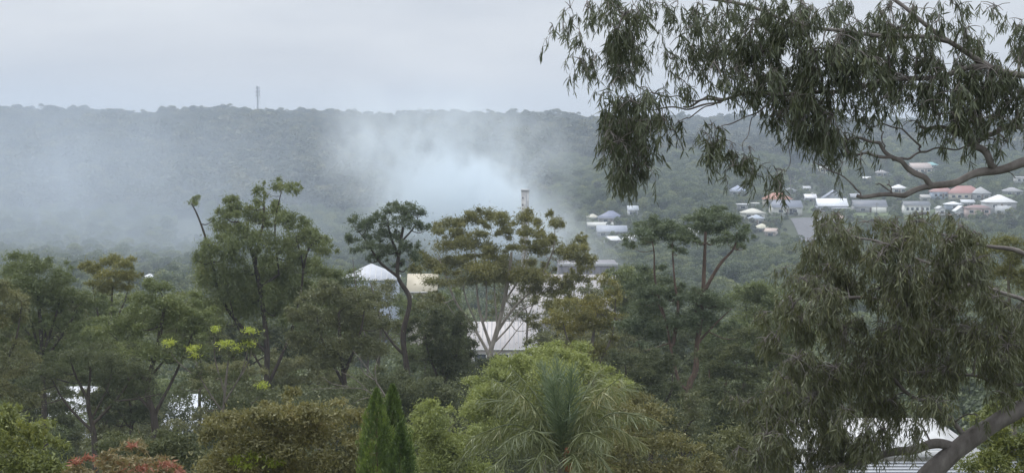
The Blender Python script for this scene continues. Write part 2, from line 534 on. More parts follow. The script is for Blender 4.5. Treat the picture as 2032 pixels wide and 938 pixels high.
# forest on the far hill
pts = []
y = 1010.0
while y < 2350:
    step = 7.6 if y < 1600 else 8.6
    half = y * .2674 * 1.12 + 15
    xs = np.arange(-half, half, step)
    xs = xs + rng.uniform(-3.4, 3.4, len(xs)); yy = y + rng.uniform(-3.4, 3.4, len(xs))
    pts.append(np.stack([xs, yy], 1)); y += step
pts = np.concatenate(pts)
keep = ~((pts[:, 0] > 20) & (pts[:, 1] < 1330 - 1.0 * np.clip(60 - pts[:, 0], 0, 60)))
pts = pts[keep]
z = ground_z(pts[:, 0], pts[:, 1])
sc = rng.uniform(.55, 1.2, len(pts)) * (1 + .4 * (rng.random(len(pts)) < .08)) * np.where(pts[:, 1] > 1700, .68, 1)
far_protos = [crown_proto('forest_crown', 10 + i, 6.4, 12 + i % 3 * 2, 420, 0.85, M['forest']) for i in range(6)]
scatter('far_forest', np.column_stack([pts, z - 1]), sc, far_protos)

# denser, nearer canopy on the valley floor
ROOFS = []     # (x, y, radius) kept clear, filled by the buildings below
def valley_pts(y0, y1, step):
    out_ = []
    y = y0
    while y < y1:
        half = y * .2674 * 1.12 + 12
        xs = np.arange(-half, half, step)
        out_.append(np.stack([xs + rng.uniform(-.42, .42, len(xs)) * step, y + rng.uniform(-.42, .42, len(xs)) * step], 1))
        y += step
    return np.concatenate(out_)


# ------------------------------------------------------------------ houses
def add_window(parent, x, yf, z, w, h, frame=None, facing='y'):
    d = 0.10
    fr = MB()
    if facing == 'y':
        t = 0.11
        fr.box(x - w / 2 - t, x + w / 2 + t, yf - d, yf + .02, z - h / 2 - t, z - h / 2)
        fr.box(x - w / 2 - t, x + w / 2 + t, yf - d, yf + .02, z + h / 2, z + h / 2 + t)
        fr.box(x - w / 2 - t, x - w / 2, yf - d, yf + .02, z - h / 2 + .002, z + h / 2 - .002)
        fr.box(x + w / 2, x + w / 2 + t, yf - d, yf + .02, z - h / 2 + .002, z + h / 2 - .002)
        pane = MB().box(x - w / 2 + .002, x + w / 2 - .002, yf - .04, yf + .01, z - h / 2 + .002, z + h / 2 - .002)
    o = fr.obj('window', frame or M['trim'], parent)
    pane.obj('pane', M['glass'], o)
    return o


def house(px0, px1, py_eave, py_base, y, roof, rise_px, roof_c, wall_c, label, depth=None, rot=0.0, wins=2, name='house',
          cat='house', group=None, z_from_px=True, over=.45, chimney=False, rmat=None, door=True, along='x', storeys=1):
    if y is None or group:
        p = hit((px0 + px1) / 2, py_base, 500)
        y = p[1]
    s = y / F
    w = (px1 - px0) * s
    d = depth or max(6.0, w * .7)
    x, _, _ = P((px0 + px1) / 2, py_eave, y)
    gz = float(ground_z(x, y + d / 2)) - .3
    gz = min(gz, float(ground_z(x, y)) - .3)
    ze = P((px0 + px1) / 2, py_eave, y)[2]
    h = max(2.2, ze - gz)
    if ze - gz < 2.2:
        gz = ze - 2.2
    t = empty(name, (x, y + d / 2, gz), label, cat, group, rot)
    ROOFS.append((x, y + d / 2, max(w, d) * .62, px0, px1, py_base, y))
    W = w / 2 - over; D2 = d / 2 - over
    wm = paint(wall_c)
    wall = MB().box(-W, W, -D2, D2, 0, h - .02)
    rise = rise_px * s
    rm = rmat or paint(roof_c, .5, .06)
    if roof == 'gable':
        wall.tri_wall(-W, W, -D2, D2, h - .02, rise * D2 / (d / 2) if along == 'x' else rise * W / (w / 2), along) if along == 'x' else wall.tri_wall(-W, W, -D2, D2, h - .02, rise * W / (w / 2), along)
    wall.obj('wall', wm, t)
    R = MB()
    if roof == 'hip':
        R.hip(-w / 2, w / 2, -d / 2, d / 2, h, rise)
    elif roof == 'gable':
        R.gable(-w / 2, w / 2, -d / 2, d / 2, h, rise, along=along)
    elif roof == 'flat':
        R.box(-w / 2, w / 2, -d / 2, d / 2, h, h + .3)
    ro = R.obj('roof', rm, t)
    # gutter along the front eave
    MB().box(-w / 2 + .02, w / 2 - .02, -d / 2 - .12, -d / 2 - .004, h - .02, h + .13).obj('gutter', M['trim'], t)
    if chimney:
        MB().box(W * .3, W * .3 + .8, -.4, .4, h + rise * .3, h + rise + .9).obj('chimney', paint((.5, .48, .46)), ro)
    vis_h = (py_base - py_eave) * s
    zc = h - max(1.1, min(1.5, vis_h * .45))
    nw = wins
    for i in range(nw):
        xx = -W + (i + .5) * 2 * W / nw + (.2 if door and i == 0 else 0)
        ww = min(1.9, 2 * W / nw * .5)
        add_window(t, xx, -D2, zc, ww, 1.15)
        if storeys == 2 and vis_h > 4.6:
            add_window(t, xx, -D2, zc - 2.8, ww, 1.1)
    if door and W > 2.5:
        xd = 0 if nw % 2 == 0 else W * .36
        do = MB().box(xd - .48, xd + .48, -D2 - .05, -D2 + .02, max(0.02, h - 3.0 if h > 3.2 else .05), h - .62).obj('door', paint((.22, .17, .14)), t)
        MB().box(xd + .3, xd + .36, -D2 - .11, -D2 - .052, max(1.0, h - 1.95) if h > 3.2 else 1.0, (max(1.0, h - 1.95) if h > 3.2 else 1.0) + .14).obj('handle', M['steel'], do)
    return t, (w, d, h, rise, W, D2, wm, ro)


H = house
SUB = 'houses on the far hillside'
H(1448, 1484, 380, 386, 1130, 'hip', 12, (.33, .37, .47), (.42, .42, .44), 'blue-grey hip roofed house standing alone highest at the left end of the hillside houses', wins=2, group=SUB, depth=10)
H(1516, 1574, 396, 411, 960, 'hip', 13, (.46, .22, .15), (.55, .51, .43), 'cream house with a bright orange tiled hip roof on the hillside', wins=4, group=SUB, depth=10)
t, q = H(1530, 1593, 412, 429, 925, 'gable', 13, (.22, .24, .29), (.60, .60, .55), 'cream house with a slate-grey roof and dark carport just below the orange roofed house', wins=2, group=SUB, depth=9, rot=.10)
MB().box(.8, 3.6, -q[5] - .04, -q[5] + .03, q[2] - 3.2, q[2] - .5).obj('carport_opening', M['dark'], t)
H(1463, 1486, 406, 418, 930, 'flat', 1, (.80, .81, .83), (.34, .34, .34), 'small flat white roofed carport left of the orange roofed house', wins=1, group=SUB, depth=6, door=False, name='carport', cat='carport')
H(1492, 1508, 404, 412, 970, 'flat', 1, (.72, .70, .64), (.38, .38, .36), 'tiny cream balcony house half hidden just left of the orange roof', wins=2, group=SUB, depth=6, door=False)
H(1472, 1520, 423, 436, 880, 'hip', 9, (.62, .60, .52), (.64, .64, .58), 'pale cream hip roofed house left below the slate-grey roof', wins=2, group=SUB, depth=9)
H(1487, 1519, 434, 449, 862, 'hip', 8, (.42, .47, .54), (.60, .62, .62), 'small white walled pavilion house with pale blue roof and dark windows beside the road', wins=2, group=SUB, depth=7)
H(1498, 1532, 453, 462, 820, 'hip', 9, (.58, .56, .44), (.46, .44, .38), 'low cream-green pyramid roof below the pale blue pavilion roof', wins=2, group=SUB, depth=8)
H(1521, 1546, 460, 470, 800, 'gable', 6, (.52, .42, .36), (.46, .40, .36), 'low tan roofed shed beside the cream-green pyramid roof', wins=1, group=SUB, depth=8, rot=-.3)
H(1597, 1622, 393, 400, 1010, 'gable', 7, (.80, .80, .82), (.32, .34, .38), 'white roofed house with a thin white chimney above the parked road', wins=1, group=SUB, depth=8, chimney=True)
H(1634, 1682, 394, 402, 1040, 'gable', 16, (.30, .33, .40), (.42, .44, .48), 'grey-blue gabled house with a pale gable end behind the bright white roof', wins=2, group=SUB, depth=9, along='y')
t, q = H(1622, 1684, 409, 423, 930, 'gable', 14, (.84, .86, .90), (.36, .38, .44), 'house with the widest bright white sheet roof and a dark veranda', wins=4, group=SUB, depth=11, rot=.02)
MB().box(-q[4] * .1, q[4] + .7, -q[5] - 3.2, -q[5] - .02, q[2] - 1.0, q[2] - .75).obj('awning', M['white'], t)
for k in range(5):
    MB().box(-q[4] * .1 + k * 1.5, -q[4] * .1 + k * 1.5 + .16, -q[5] - 3.1, -q[5] - 2.94, 0, q[2] - 1.004).obj('post', M['trim'], t)
t, q = H(1694, 1762, 410, 424, 905, 'gable', 12, (.19, .20, .23), (.36, .36, .37), 'long dark grey roofed house with a white front room', wins=2, group=SUB, depth=10)
MB().box(q[4] * .05, q[4] * .92, -q[5] - 2.4, -q[5] - .01, 0, q[2] - .3).obj('front_room', paint((.74, .74, .68)), t)
t, q = H(1794, 1848, 408, 428, 885, 'gable', 8, (.17, .18, .20), (.76, .76, .73), 'white two storey house with a black roof and a row of dark windows', wins=5, group=SUB, depth=8, storeys=2)
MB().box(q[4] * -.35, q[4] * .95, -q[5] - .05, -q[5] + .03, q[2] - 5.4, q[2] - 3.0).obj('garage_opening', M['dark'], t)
H(1862, 1878, 415, 428, 880, 'gable', 5, (.62, .63, .62), (.74, .75, .74), 'narrow white gable end cottage with one dark window', wins=1, group=SUB, depth=9, along='y', door=False)
H(1878, 1912, 406, 418, 935, 'hip', 6, (.82, .84, .86), (.40, .45, .52), 'low white roofed house with blue-grey wall between the black roof and the brown house', wins=1, group=SUB, depth=8)
H(1896, 1924, 420, 432, 890, 'gable', 11, (.80, .82, .82), (.62, .64, .64), 'white steep gabled shed left of the pink-brown house', wins=1, group=SUB, depth=8, along='y', door=False, name='shed', cat='shed')
H(1918, 1968, 413, 434, 880, 'hip', 6, (.30, .19, .18), (.58, .45, .41), 'pinkish brown brick house with a flat brown roof', wins=3, group=SUB, depth=8)
t, q = H(1958, 2020, 402, 424, 885, 'hip', 15, (.76, .76, .75), (.46, .46, .46), 'big pale hip roofed house farthest right of the lower row', wins=2, group=SUB, depth=13)
MB().box(-q[4] * .5, q[4] * .6, -q[5] - .9, -q[5] - .01, 0, q[2] - 1.4).obj('white_wing', M['white'], t)
H(1850, 1895, 381, 396, 985, 'hip', 12, (.40, .22, .20), (.50, .57, .68), 'pale blue walled house with a faded red roof', wins=4, group=SUB, depth=9)
H(1884, 1952, 384, 397, 960, 'hip', 15, (.38, .19, .17), (.72, .66, .56), 'long cream house with a faded red tiled roof right of the blue walls', wins=5, group=SUB, depth=10)
H(1932, 1968, 384, 398, 1000, 'hip', 13, (.40, .40, .40), (.42, .41, .42), 'grey roofed house close behind the right end of the long red roof', wins=2, group=SUB, depth=9)
H(1770, 1802, 374, 384, 1010, 'hip', 8, (.80, .80, .79), (.64, .64, .62), 'small white roofed house beneath the long bare branch', wins=2, group=SUB, depth=8)
H(1806, 1850, 334, 350, 1190, 'gable', 10, (.50, .41, .37), (.56, .49, .42), 'beige house with a teal patch of roof, uppermost of the right hand houses', wins=3, group=SUB, depth=10, rot=.2)
H(1834, 1864, 328, 334, 1215, 'hip', 6, (.28, .52, .52), (.50, .52, .52), 'teal roofed shed behind the beige uppermost house', wins=1, group=SUB, depth=7, name='shed', cat='shed')
H(1625, 1648, 334, 346, 1180, 'hip', 7, (.50, .50, .46), (.66, .63, .50), 'small cream house alone high in the trees above the white roofs', wins=2, group=SUB, depth=8)
H(1712, 1730, 356, 362, 1080, 'gable', 5, (.78, .78, .76), (.60, .60, .58), 'tiny white shed among trees above the long dark roof', wins=1, group=SUB, depth=6, door=False, name='shed', cat='shed')
H(2016, 2050, 352, 364, 1080, 'flat', 2, (.60, .60, .60), (.70, .70, .68), 'white railed house cut by the right edge of the view', wins=3, group=SUB, depth=8)
H(1594, 1610, 374, 380, 1000, 'gable', 4, (.52, .53, .55), (.40, .40, .40), 'tiny grey roofed house above the roof with the chimney', wins=1, group=SUB, depth=7, door=False)
H(1688, 1712, 391, 398, 1000, 'gable', 6, (.34, .35, .38), (.48, .48, .46), 'small grey gabled house above the long dark grey roof', wins=2, group=SUB, depth=7)
H(1738, 1764, 343, 350, 1100, 'hip', 6, (.38, .36, .36), (.46, .44, .42), 'brownish grey hip roofed house high among the trees', wins=2, group=SUB, depth=8)
H(1908, 1936, 402, 409, 950, 'gable', 5, (.60, .62, .64), (.44, .46, .48), 'light grey roof squeezed below the long red roof', wins=2, group=SUB, depth=7)
H(1992, 2032, 380, 388, 990, 'hip', 8, (.36, .36, .37), (.42, .42, .42), 'dark grey hip roofed house above the big pale roof', wins=2, group=SUB, depth=9)
H(1826, 1848, 392, 399, 960, 'gable', 5, (.46, .44, .42), (.50, .49, .46), 'small brownish roof left of the pale blue walled house', wins=1, group=SUB, depth=7, door=False)
H(1556, 1582, 378, 384, 1040, 'hip', 5, (.30, .31, .34), (.44, .44, .44), 'small slate hip roof behind the orange roofed house', wins=1, group=SUB, depth=7)
H(1655, 1676, 434, 441, 850, 'gable', 5, (.48, .36, .31), (.44, .38, .34), 'small tan roofed house at the edge of the road behind the weeping gum', wins=1, group=SUB, depth=8)
LF = 'houses left of the hanging branch'
H(1187, 1240, 433, 442, 890, 'hip', 14, (.20, .22, .31), (.36, .34, .34), 'dark blue-grey hip roofed house beside the white gable house', wins=2, group=LF, depth=10)
H(1245, 1268, 417, 430, 920, 'gable', 8, (.45, .49, .53), (.78, .79, .80), 'small white gabled house below the tip of the hanging leaves', wins=2, group=LF, depth=8)
H(1166, 1188, 432, 438, 900, 'hip', 7, (.60, .57, .48), (.50, .49, .44), 'small cream roof left of the dark blue-grey hip roof', wins=1, group=LF, depth=7, rot=.3)
H(1165, 1218, 448, 456, 850, 'gable', 6, (.62, .62, .58), (.50, .50, .47), 'long low off-white roofed house under the dark blue-grey roof', wins=3, group=LF, depth=8)
H(1184, 1246, 460, 468, 820, 'gable', 11, (.36, .39, .45), (.40, .41, .44), 'wide flat grey roofed building in front of the off-white roof', wins=3, group=LF, depth=12)
H(1203, 1228, 477, 484, 780, 'gable', 7, (.84, .85, .85), (.62, .62, .60), 'bright white small roof left of the two-headed gum', wins=1, group=LF, depth=8, rot=.35)
H(1242, 1264, 476, 482, 770, 'gable', 9, (.82, .82, .82), (.58, .58, .58), 'white tent-shaped roof touching the two-headed gum on its left', wins=1, group=LF, depth=8, rot=-.5)
H(1352, 1388, 466, 474, 790, 'gable', 12, (.80, .80, .80), (.58, .58, .58), 'white roof glimpsed between the two heads of the tall gum', wins=2, group=LF, depth=9)
H(354, 402, 455, 462, 1010, 'gable', 8, (.86, .88, .90), (.44, .45, .46), 'lone white roofed house in the smoke on the far left slope', wins=3, depth=9)
H(282, 300, 551, 558, 620, 'hip', 6, (.84, .85, .87), (.6, .6, .6), 'small white roof between the gold crowned gum and the green gum', wins=1, depth=7)

def ribs(t, q, n, r=.05):
    """raised seams of a sheet roof, on the front slope of a gable"""
    w, d, h, rise = q[0], q[1], q[2], q[3]
    tb = Tubes(); tb.add([(0, -d / 2 + .02, h + .16), (0, -.03, h + .16 + rise)], [r, r], 4)
    me = tb.mesh('seam', M['steel'])
    for k in range(n):
        o = obj('seam', me, q[7]); o.location = (-w / 2 + (k + .5) * w / n, 0, 0)


# valley buildings near the fire
t, q = H(676, 790, 556, 585, 330, 'hip', 29, (.52, .54, .58), (.36, .41, .48), 'ribbed white pyramid roofed hall with pale blue walls left of the twisted gum', wins=0, door=False, depth=9.5, name='hall', cat='building', over=.3)
for k in range(9):   # standing ribs of the sheet roof
    f = (k + 1) / 10.0
    w, d, h, rise = q[0], q[1], q[2], q[3]
    x0 = -w / 2 + f * w
    xr = max(-(w - d) / 2, min((w - d) / 2, x0))
    fr = min(1.0, 1.0 if abs(x0) <= (w - d) / 2 else (w / 2 - abs(x0)) / (d / 2))
    tb = Tubes(); tb.add([(x0, -d / 2, h + .2), (x0, -d / 2 + fr * d / 2, h + .2 + (rise - .18) * fr)], [.05, .05], 4)
    obj('rib', tb.mesh('rib', M['trim']), q[7])
H(806, 868, 580, 600, 300, 'gable', 32, (.50, .45, .34), (.40, .37, .31), 'cream-yellow roofed building right behind the twisted trunk', wins=2, depth=8, name='building', cat='building', over=.3)
t, q = H(1010, 1245, 640, 660, 290, 'gable', 78, (.42, .395, .39), (.28, .27, .27), 'huge pale pinkish grey roofed warehouse behind the yellow gum', wins=0, door=False, depth=34, name='warehouse', cat='warehouse', over=.4, rot=-.08)
ribs(t, q, 22)
for k in range(5):
    add_window(t, -q[4] + (k + .6) * q[4] / 2.6, -q[5], q[2] - 1.3, 1.6, .7)
for k in range(3):
    MB().box(-4 + k * 5, -3.4 + k * 5, -6.3, -5.7, q[2] + q[3] * .5, q[2] + q[3] * .64 + .9).obj('vent', M['steel'], t)
t, q = H(1108, 1226, 527, 556, 400, 'flat', 1, (.25, .24, .26), (.17, .165, .18), 'dark grey flat walled factory block with a white capping right of the yellow gum', wins=0, depth=14, name='factory', cat='factory', over=.05, door=False)
MB().box(-q[0] / 2 - .05, q[0] / 2 + .05, -q[1] / 2 - .06, -q[1] / 2 + .3, q[2] + .304, q[2] + .5).obj('capping', M['white'], t)
for k in range(9):
    xk = -q[4] + (k + .5) * 2 * q[4] / 9
    MB().box(xk - .06, xk + .06, -q[5] - .07, -q[5] + .01, .5, q[2] - .05).obj('pilaster', paint((.14, .14, .15)), t)
t, q = H(925, 1070, 694, 712, 215, 'gable', 42, (.50, .47, .46), (.40, .38, .37), 'white-pink low roofed building seen through the pale trunks of the yellow gum', wins=3, door=False, depth=14, name='building', cat='building', over=.3)
ribs(t, q, 16, .04)
# far concrete tower
p = P(1042, 379, 505)
gz = float(ground_z(p[0], 505))
t = empty('concrete_tower', (p[0], 505, gz), 'tall narrow pale concrete tower standing at the right side of the smoke', 'tower')
hT = p[2] - gz
tw = 15 * 505 / F / 2
MB().box(-tw, tw, -tw, tw, 0, hT).obj('shaft', paint((.55, .54, .52), .9, .2), t)
MB().box(-tw - .12, tw + .12, -tw - .12, tw + .12, hT + .002, hT + .5).obj('cap', paint((.60, .60, .60)), t)
for k in range(3):
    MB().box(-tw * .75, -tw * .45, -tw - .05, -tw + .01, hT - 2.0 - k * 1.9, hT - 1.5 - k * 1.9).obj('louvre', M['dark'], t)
MB().box(tw * .3, tw * .45, -tw - .06, -tw + .01, 0, hT - .6).obj('downpipe', M['steel'], t)

# neighbouring roofs seen through the trunks
t, q = H(40, 215, 880, 930, 150, 'gable', 90, (.58, .60, .63), (.40, .40, .40), 'neighbour house with pale sheet roof glimpsed through the trunks at far left', wins=3, depth=13, rot=.12)
ribs(t, q, 14, .03)
t, q = H(318, 430, 868, 920, 155, 'gable', 66, (.64, .68, .73), (.42, .43, .45), 'pale blue-white roof behind the bare branches left of the lime tufted sapling', wins=3, depth=11, rot=-.05)
ribs(t, q, 10, .03)
H(468, 640, 905, 950, 150, 'gable', 30, (.78, .78, .78), (.60, .60, .60), 'low white roofed house above the brown-green bush', wins=4, depth=9)
H(690, 800, 905, 960, 120, 'gable', 25, (.76, .80, .84), (.56, .58, .60), 'pale roof peeping out on both sides of the pencil pines', wins=2, depth=7)
H(1225, 1420, 838, 890, 130, 'gable', 30, (.72, .73, .74), (.58, .58, .58), 'pale roofed house behind the foot of the two-headed gum', wins=4, depth=8)

# ------------------------------------------------------------------ telecom mast on the ridge
p = P(511, 172, 2160)
gz = float(ground_z(p[0], 2160))
t = empty('telecom_mast', (p[0], 2160, gz), 'grey lattice telecommunication mast rising from the ridge line at left', 'mast')
hM = p[2] - gz
tb = Tubes()
tb.add([(0, 0, 0), (0, 0, hM)], [1.2, .8], 8)
obj('pole', tb.mesh('pole', M['steel']), t)
for k, zz in enumerate((hM - 1.5, hM - 6, hM - 10)):
    MB().box(-2.6, 2.6, -1.4, 1.4, zz - .9, zz - .5).obj('platform', M['steel'], t)
    for a in range(3):
        an = a * 2.1 + .4
        MB().box(2.0 * math.cos(an) - .4, 2.0 * math.cos(an) + .4, 1.6 * math.sin(an) - .2, 1.6 * math.sin(an) + .2, zz - .59, zz + 1.9).obj('antenna', M['steel'], t)
tb = Tubes(); tb.add([(2.6, 0, hM * .25), (2.6, 0, hM - 2)], [.12, .12], 5)
obj('feeder_rail', tb.mesh('feeder_rail', M['steel']), t)
for k in range(6):
    zz = hM * .25 + 1 + k * (hM * .75 - 4) / 5
    MB().box(.5, 2.6, -.08, .08, zz - .08, zz + .08).obj('brace', M['steel'], t)

# power poles among the houses
for i, (px, pt, pb, y, lab) in enumerate([
        (1569, 352, 400, 935, 'thin pale power pole standing at the right of the orange roof'),
        (1258, 398, 428, 905, 'short pale pole rising behind the small white gabled house'),
        (1666, 382, 430, 900, 'power pole in front of the bright white sheet roof'),
        (1740, 402, 440, 870, 'thin pole before the white front room of the dark roofed house'),
        (1955, 338, 380, 1020, 'grey power pole behind the red roofed houses')]):
    top = P(px, pt, y); g0 = float(ground_z(top[0], y))
    t = empty('power_pole', (top[0], y, g0), lab, 'power pole', 'power poles on the hillside')
    tb = Tubes(); tb.add([(0, 0, -.3), (0, 0, top[2] - g0)], [.17, .12], 6)
    obj('pole', tb.mesh('pole', M['timber']), t)
    MB().box(-1.1, 1.1, -.16, -.125, top[2] - g0 - .8, top[2] - g0 - .66).obj('crossarm', M['timber'], t)

# ------------------------------------------------------------------ trees
def skeleton(paths):
    """sample points (position, radius) along drawn limbs"""
    pts, rad = [], []
    for path, r in paths:
        pts.append(path); rad.append(r)
    return np.concatenate(pts), np.concatenate(rad)


def tree(name, label, cat, y, trunk, limbs, clumps, mat, bark, r0, leaf_px=5.6, lai=3.0, droop=0.12, depth_k=1.0, group=None,
         patches=(), twig_k=1.0, aspect=0.3, sub=9, blob=.42, thick=None, vflat=.8):
    """trunk, limbs: pixel polylines; clumps: (px, py, rx, ry) in photograph pixels at distance y"""
    s = y / F
    r0 = r0 * .72
    base_px = trunk[0]
    bx = P(base_px[0], base_px[1], y)
    gz = float(ground_z(bx[0], y))
    root = np.array([bx[0], y, gz])
    t = empty(name, tuple(root), label, cat, group)
    xs = [c[0] for c in clumps]
    halfw = (max(xs) - min(xs)) / 2 * s + .3
    paths = []

    def px_path(pl, n=7, d0=0.0, d1=0.0):
        pp = [P(a, b, y) for a, b in pl]
        pp = np.array(pp); k = np.linspace(0, 1, len(pp))
        pp[:, 1] += d0 + (d1 - d0) * k
        return curve(pp, n)
    tp = px_path(trunk)
    if tp[0][2] > gz:
        tp = np.vstack([[tp[0][0] + .1, tp[0][1], gz - .3], tp])
    tr = r0 * np.linspace(1, .38, len(tp))
    tb = Tubes(); tb.add(tp - root, tr, 8, .08)
    obj('trunk', tb.mesh('trunk', M[bark]), t)
    paths.append((tp, tr))
    for li, l in enumerate(limbs):
        lr0 = r0 * (.55 if li < 3 else .36)
        pth = px_path(l, 7, 0, rng.uniform(-1, 1) * halfw * .35 * depth_k)
        d = np.linalg.norm(np.concatenate([p for p, _ in paths]) - pth[0], axis=1)
        near = np.concatenate([p for p, _ in paths])[d.argmin()]
        pth[0] = near
        rr = lr0 * np.linspace(1, .3, len(pth))
        tb = Tubes(); tb.add(pth - root, rr, 6, .05)
        obj('branch', tb.mesh('branch', M[bark]), t)
        paths.append((pth, rr))
    SP, SR = skeleton(paths)
    tw = Tubes()
    LP, LD, LT, LL = [], [], [], []
    big = []
    for c in clumps:
        c = (c[0], c[1] + c[3] * .15, c[2] * 1.0, max(c[3] * 1.2, .66 * c[2])) + tuple(c[4:])
        big.append(c)
        for k in range(4):
            an = rng.uniform(-.7, 3.84); f = rng.uniform(.22, .5)
            big.append((c[0] + math.cos(an) * c[2] * .95, c[1] - math.sin(an) * c[3] * .85, c[2] * f, c[3] * f * 1.15))
    clumps = big
    C = np.array([c[:4] for c in clumps], float)
    order = np.argsort(-C[:, 1])
    cnt = max(1, len(clumps))
    for ci in order:
        c = clumps[ci]
        mid = P(c[0], c[1], y)
        rx, rz_ = c[2] * s, c[3] * s
        ry = (rx + rz_) / 2
        if len(c) > 4:
            mid[1] += c[4] * s
        else:
            mid[1] += rng.uniform(-1, 1) * halfw * .5 * depth_k
        # branchlet to the clump
        dv = SP - mid
        cost = np.linalg.norm(dv, axis=1) + np.clip(dv[:, 2], 0, None) * 1.6
        k = cost.argmin(); a = SP[k]
        b = mid - np.array([0, 0, rz_ * .35])
        m_ = (a + b) / 2 + np.array([rng.normal(0, .08), rng.normal(0, .08), -.12]) * np.linalg.norm(b - a)
        pth = curve([a, m_, b], 5)
        ra = min(SR[k] * .6, r0 * .3) * twig_k
        rr = np.linspace(ra, ra * .45, len(pth))
        tw.add(pth, rr, 5)
        SP = np.vstack([SP, pth[3:]]); SR = np.concatenate([SR, rr[3:]])
        # sub clusters
        area = math.pi * rx * rz_
        ns = max(4, int(sub * min(1, c[2] / 25)))
        u = unit(rng.normal(size=(ns, 3))); u[:, 2] = np.abs(u[:, 2]) * 1.0 - .25
        sp = mid + u * np.array([rx, ry, rz_]) * rng.uniform(.45, .8, (ns, 1))
        for q_ in list(sp[: max(3, ns // 2)]) + [mid + (q - mid) * rng.uniform(1.2, 1.6) for q in sp[:2]]:
            tw.add(np.array([b, (b + q_) / 2 + rng.normal(0, .05 * rx, 3), q_]), [ra * .4, ra * .3, ra * .15], 3)
        la = (leaf_px * s) ** 2 * aspect / 2
        n = int(area * lai * 1.12 / la)
        kk = rng.integers(0, ns, n)
        g = rng.normal(size=(n, 3)); g = g / (1 + .25 * np.linalg.norm(g, axis=1)[:, None])
        bs = rng.uniform(.22, .5, ns)[kk][:, None] * (1 + .9 * (rng.random((n, 1)) < .16))
        pos = sp[kk] + g * np.array([rx, ry, rz_]) * bs * np.array([1, 1, vflat])
        pos[:, 2] -= np.abs(rng.normal(0, .10, n)) * rz_ * (1 + 3 * droop)
        d = unit(rng.normal(size=(n, 3)) + np.array([0, 0, .25 - droop * 2.2]))
        LP.append(pos); LD.append(d)
        LT.append(np.clip(rng.normal(.5, .22, n) + rng.uniform(-.25, .25) + rng.uniform(-.12, .12, ns)[kk], 0, 1))
        LL.append(leaf_px * s * rng.uniform(.6, 1.35, n))
    o = obj('twigs', raw_mesh('twigs', np.concatenate(tw.V) - root, [np.concatenate(tw.F)], M[bark], smooth_f=True), t, 'stuff')
    pos = np.concatenate(LP) - root; d = np.concatenate(LD); L_ = np.concatenate(LL); T = np.concatenate(LT)
    V, f = leaf_tris(pos, d, L_, L_ * aspect * rng.uniform(.7, 1.3, len(L_)))
    obj('crown', raw_mesh('crown', V, [f], M[mat], np.repeat(T, 3)), t, 'stuff')
    for (pcl, pm) in patches:      # tufts of another colour
        PV, PD = [], []
        for c in pcl:
            mid = P(c[0], c[1], y - .5)
            n = int(math.pi * c[2] * c[3] * s * s * lai * 1.4 / ((leaf_px * s) ** 2 * aspect / 2))
            u = rng.normal(size=(n, 3)) * .42
            PV.append(mid + u * np.array([c[2], (c[2] + c[3]) / 2, c[3]]) * s - root)
            PD.append(unit(rng.normal(size=(n, 3)) + np.array([0, 0, .3 - droop])))
        PV = np.concatenate(PV); PD = np.concatenate(PD)
        L_ = leaf_px * s * rng.uniform(.6, 1.3, len(PV))
        V, f = leaf_tris(PV, PD, L_, L_ * aspect)
        obj('tuft', raw_mesh('tuft', V, [f], M[pm], np.repeat(rng.uniform(0, 1, len(PV)), 3)), t, 'stuff')
    return t


BELT = 'trees of the belt below the house'
# A tall dense gum with little tufts on top
tree('gum_tree', 'tall dense green gum left of the smoke with small tufts standing above its crown', 'tree', 112,
     [(522, 905), (526, 800), (530, 700), (520, 600), (500, 500), (472, 440)],
     [[(525, 780), (580, 650), (600, 540), (585, 470)], [(527, 700), (445, 600), (417, 490), (398, 430), (386, 402)],
      [(505, 520), (520, 440), (518, 385)], [(555, 560), (548, 450), (563, 378)], [(600, 545), (612, 495), (636, 470)],
      [(526, 740), (470, 640), (455, 560)]],
     [(385, 397, 13, 9), (462, 412, 34, 22), (440, 425, 20, 16), (518, 376, 12, 16), (512, 400, 12, 12), (562, 364, 22, 12), (578, 374, 14, 12),
      (438, 445, 28, 22), (500, 430, 32, 22), (540, 415, 20, 14), (575, 428, 32, 22), (622, 470, 26, 18), (645, 492, 20, 16), (588, 470, 35, 28),
      (530, 470, 40, 30), (475, 475, 40, 32), (425, 485, 25, 30), (412, 540, 26, 45), (455, 545, 38, 50), (510, 545, 40, 50),
      (560, 540, 40, 45), (605, 525, 30, 30), (640, 540, 28, 14), (425, 600, 32, 35), (480, 610, 40, 32), (540, 610, 40, 30), (590, 585, 30, 26), (500, 580, 50, 40)],
     'gum_green', 'bark_dark', .30, lai=2.6, droop=.45, group=BELT)
# B twisted gum
tree('gum_tree', 'twisted dark trunked gum with an open grey-green crown in front of the smoke', 'tree', 104,
     [(812, 850), (808, 740), (800, 664), (813, 595), (790, 549), (792, 500), (800, 450)],
     [[(790, 549), (758, 523), (742, 500), (720, 465)], [(806, 706), (784, 685), (760, 650), (752, 622)],
      [(792, 510), (776, 470), (770, 435)], [(796, 480), (822, 450), (830, 425)]],
     [(712, 448, 22, 18), (702, 470, 13, 14), (740, 436, 22, 13), (775, 416, 20, 12), (800, 412, 22, 10), (828, 420, 20, 16), (836, 444, 14, 16),
      (802, 440, 24, 18), (765, 460, 26, 18), (735, 482, 24, 16), (772, 495, 24, 16), (750, 512, 20, 10), (798, 482, 16, 16), (823, 505, 14, 22), (706, 496, 10, 9), (795, 525, 14, 10)],
     'gum_blue', 'bark_dark', .26, lai=2.3, droop=.1, group=BELT)
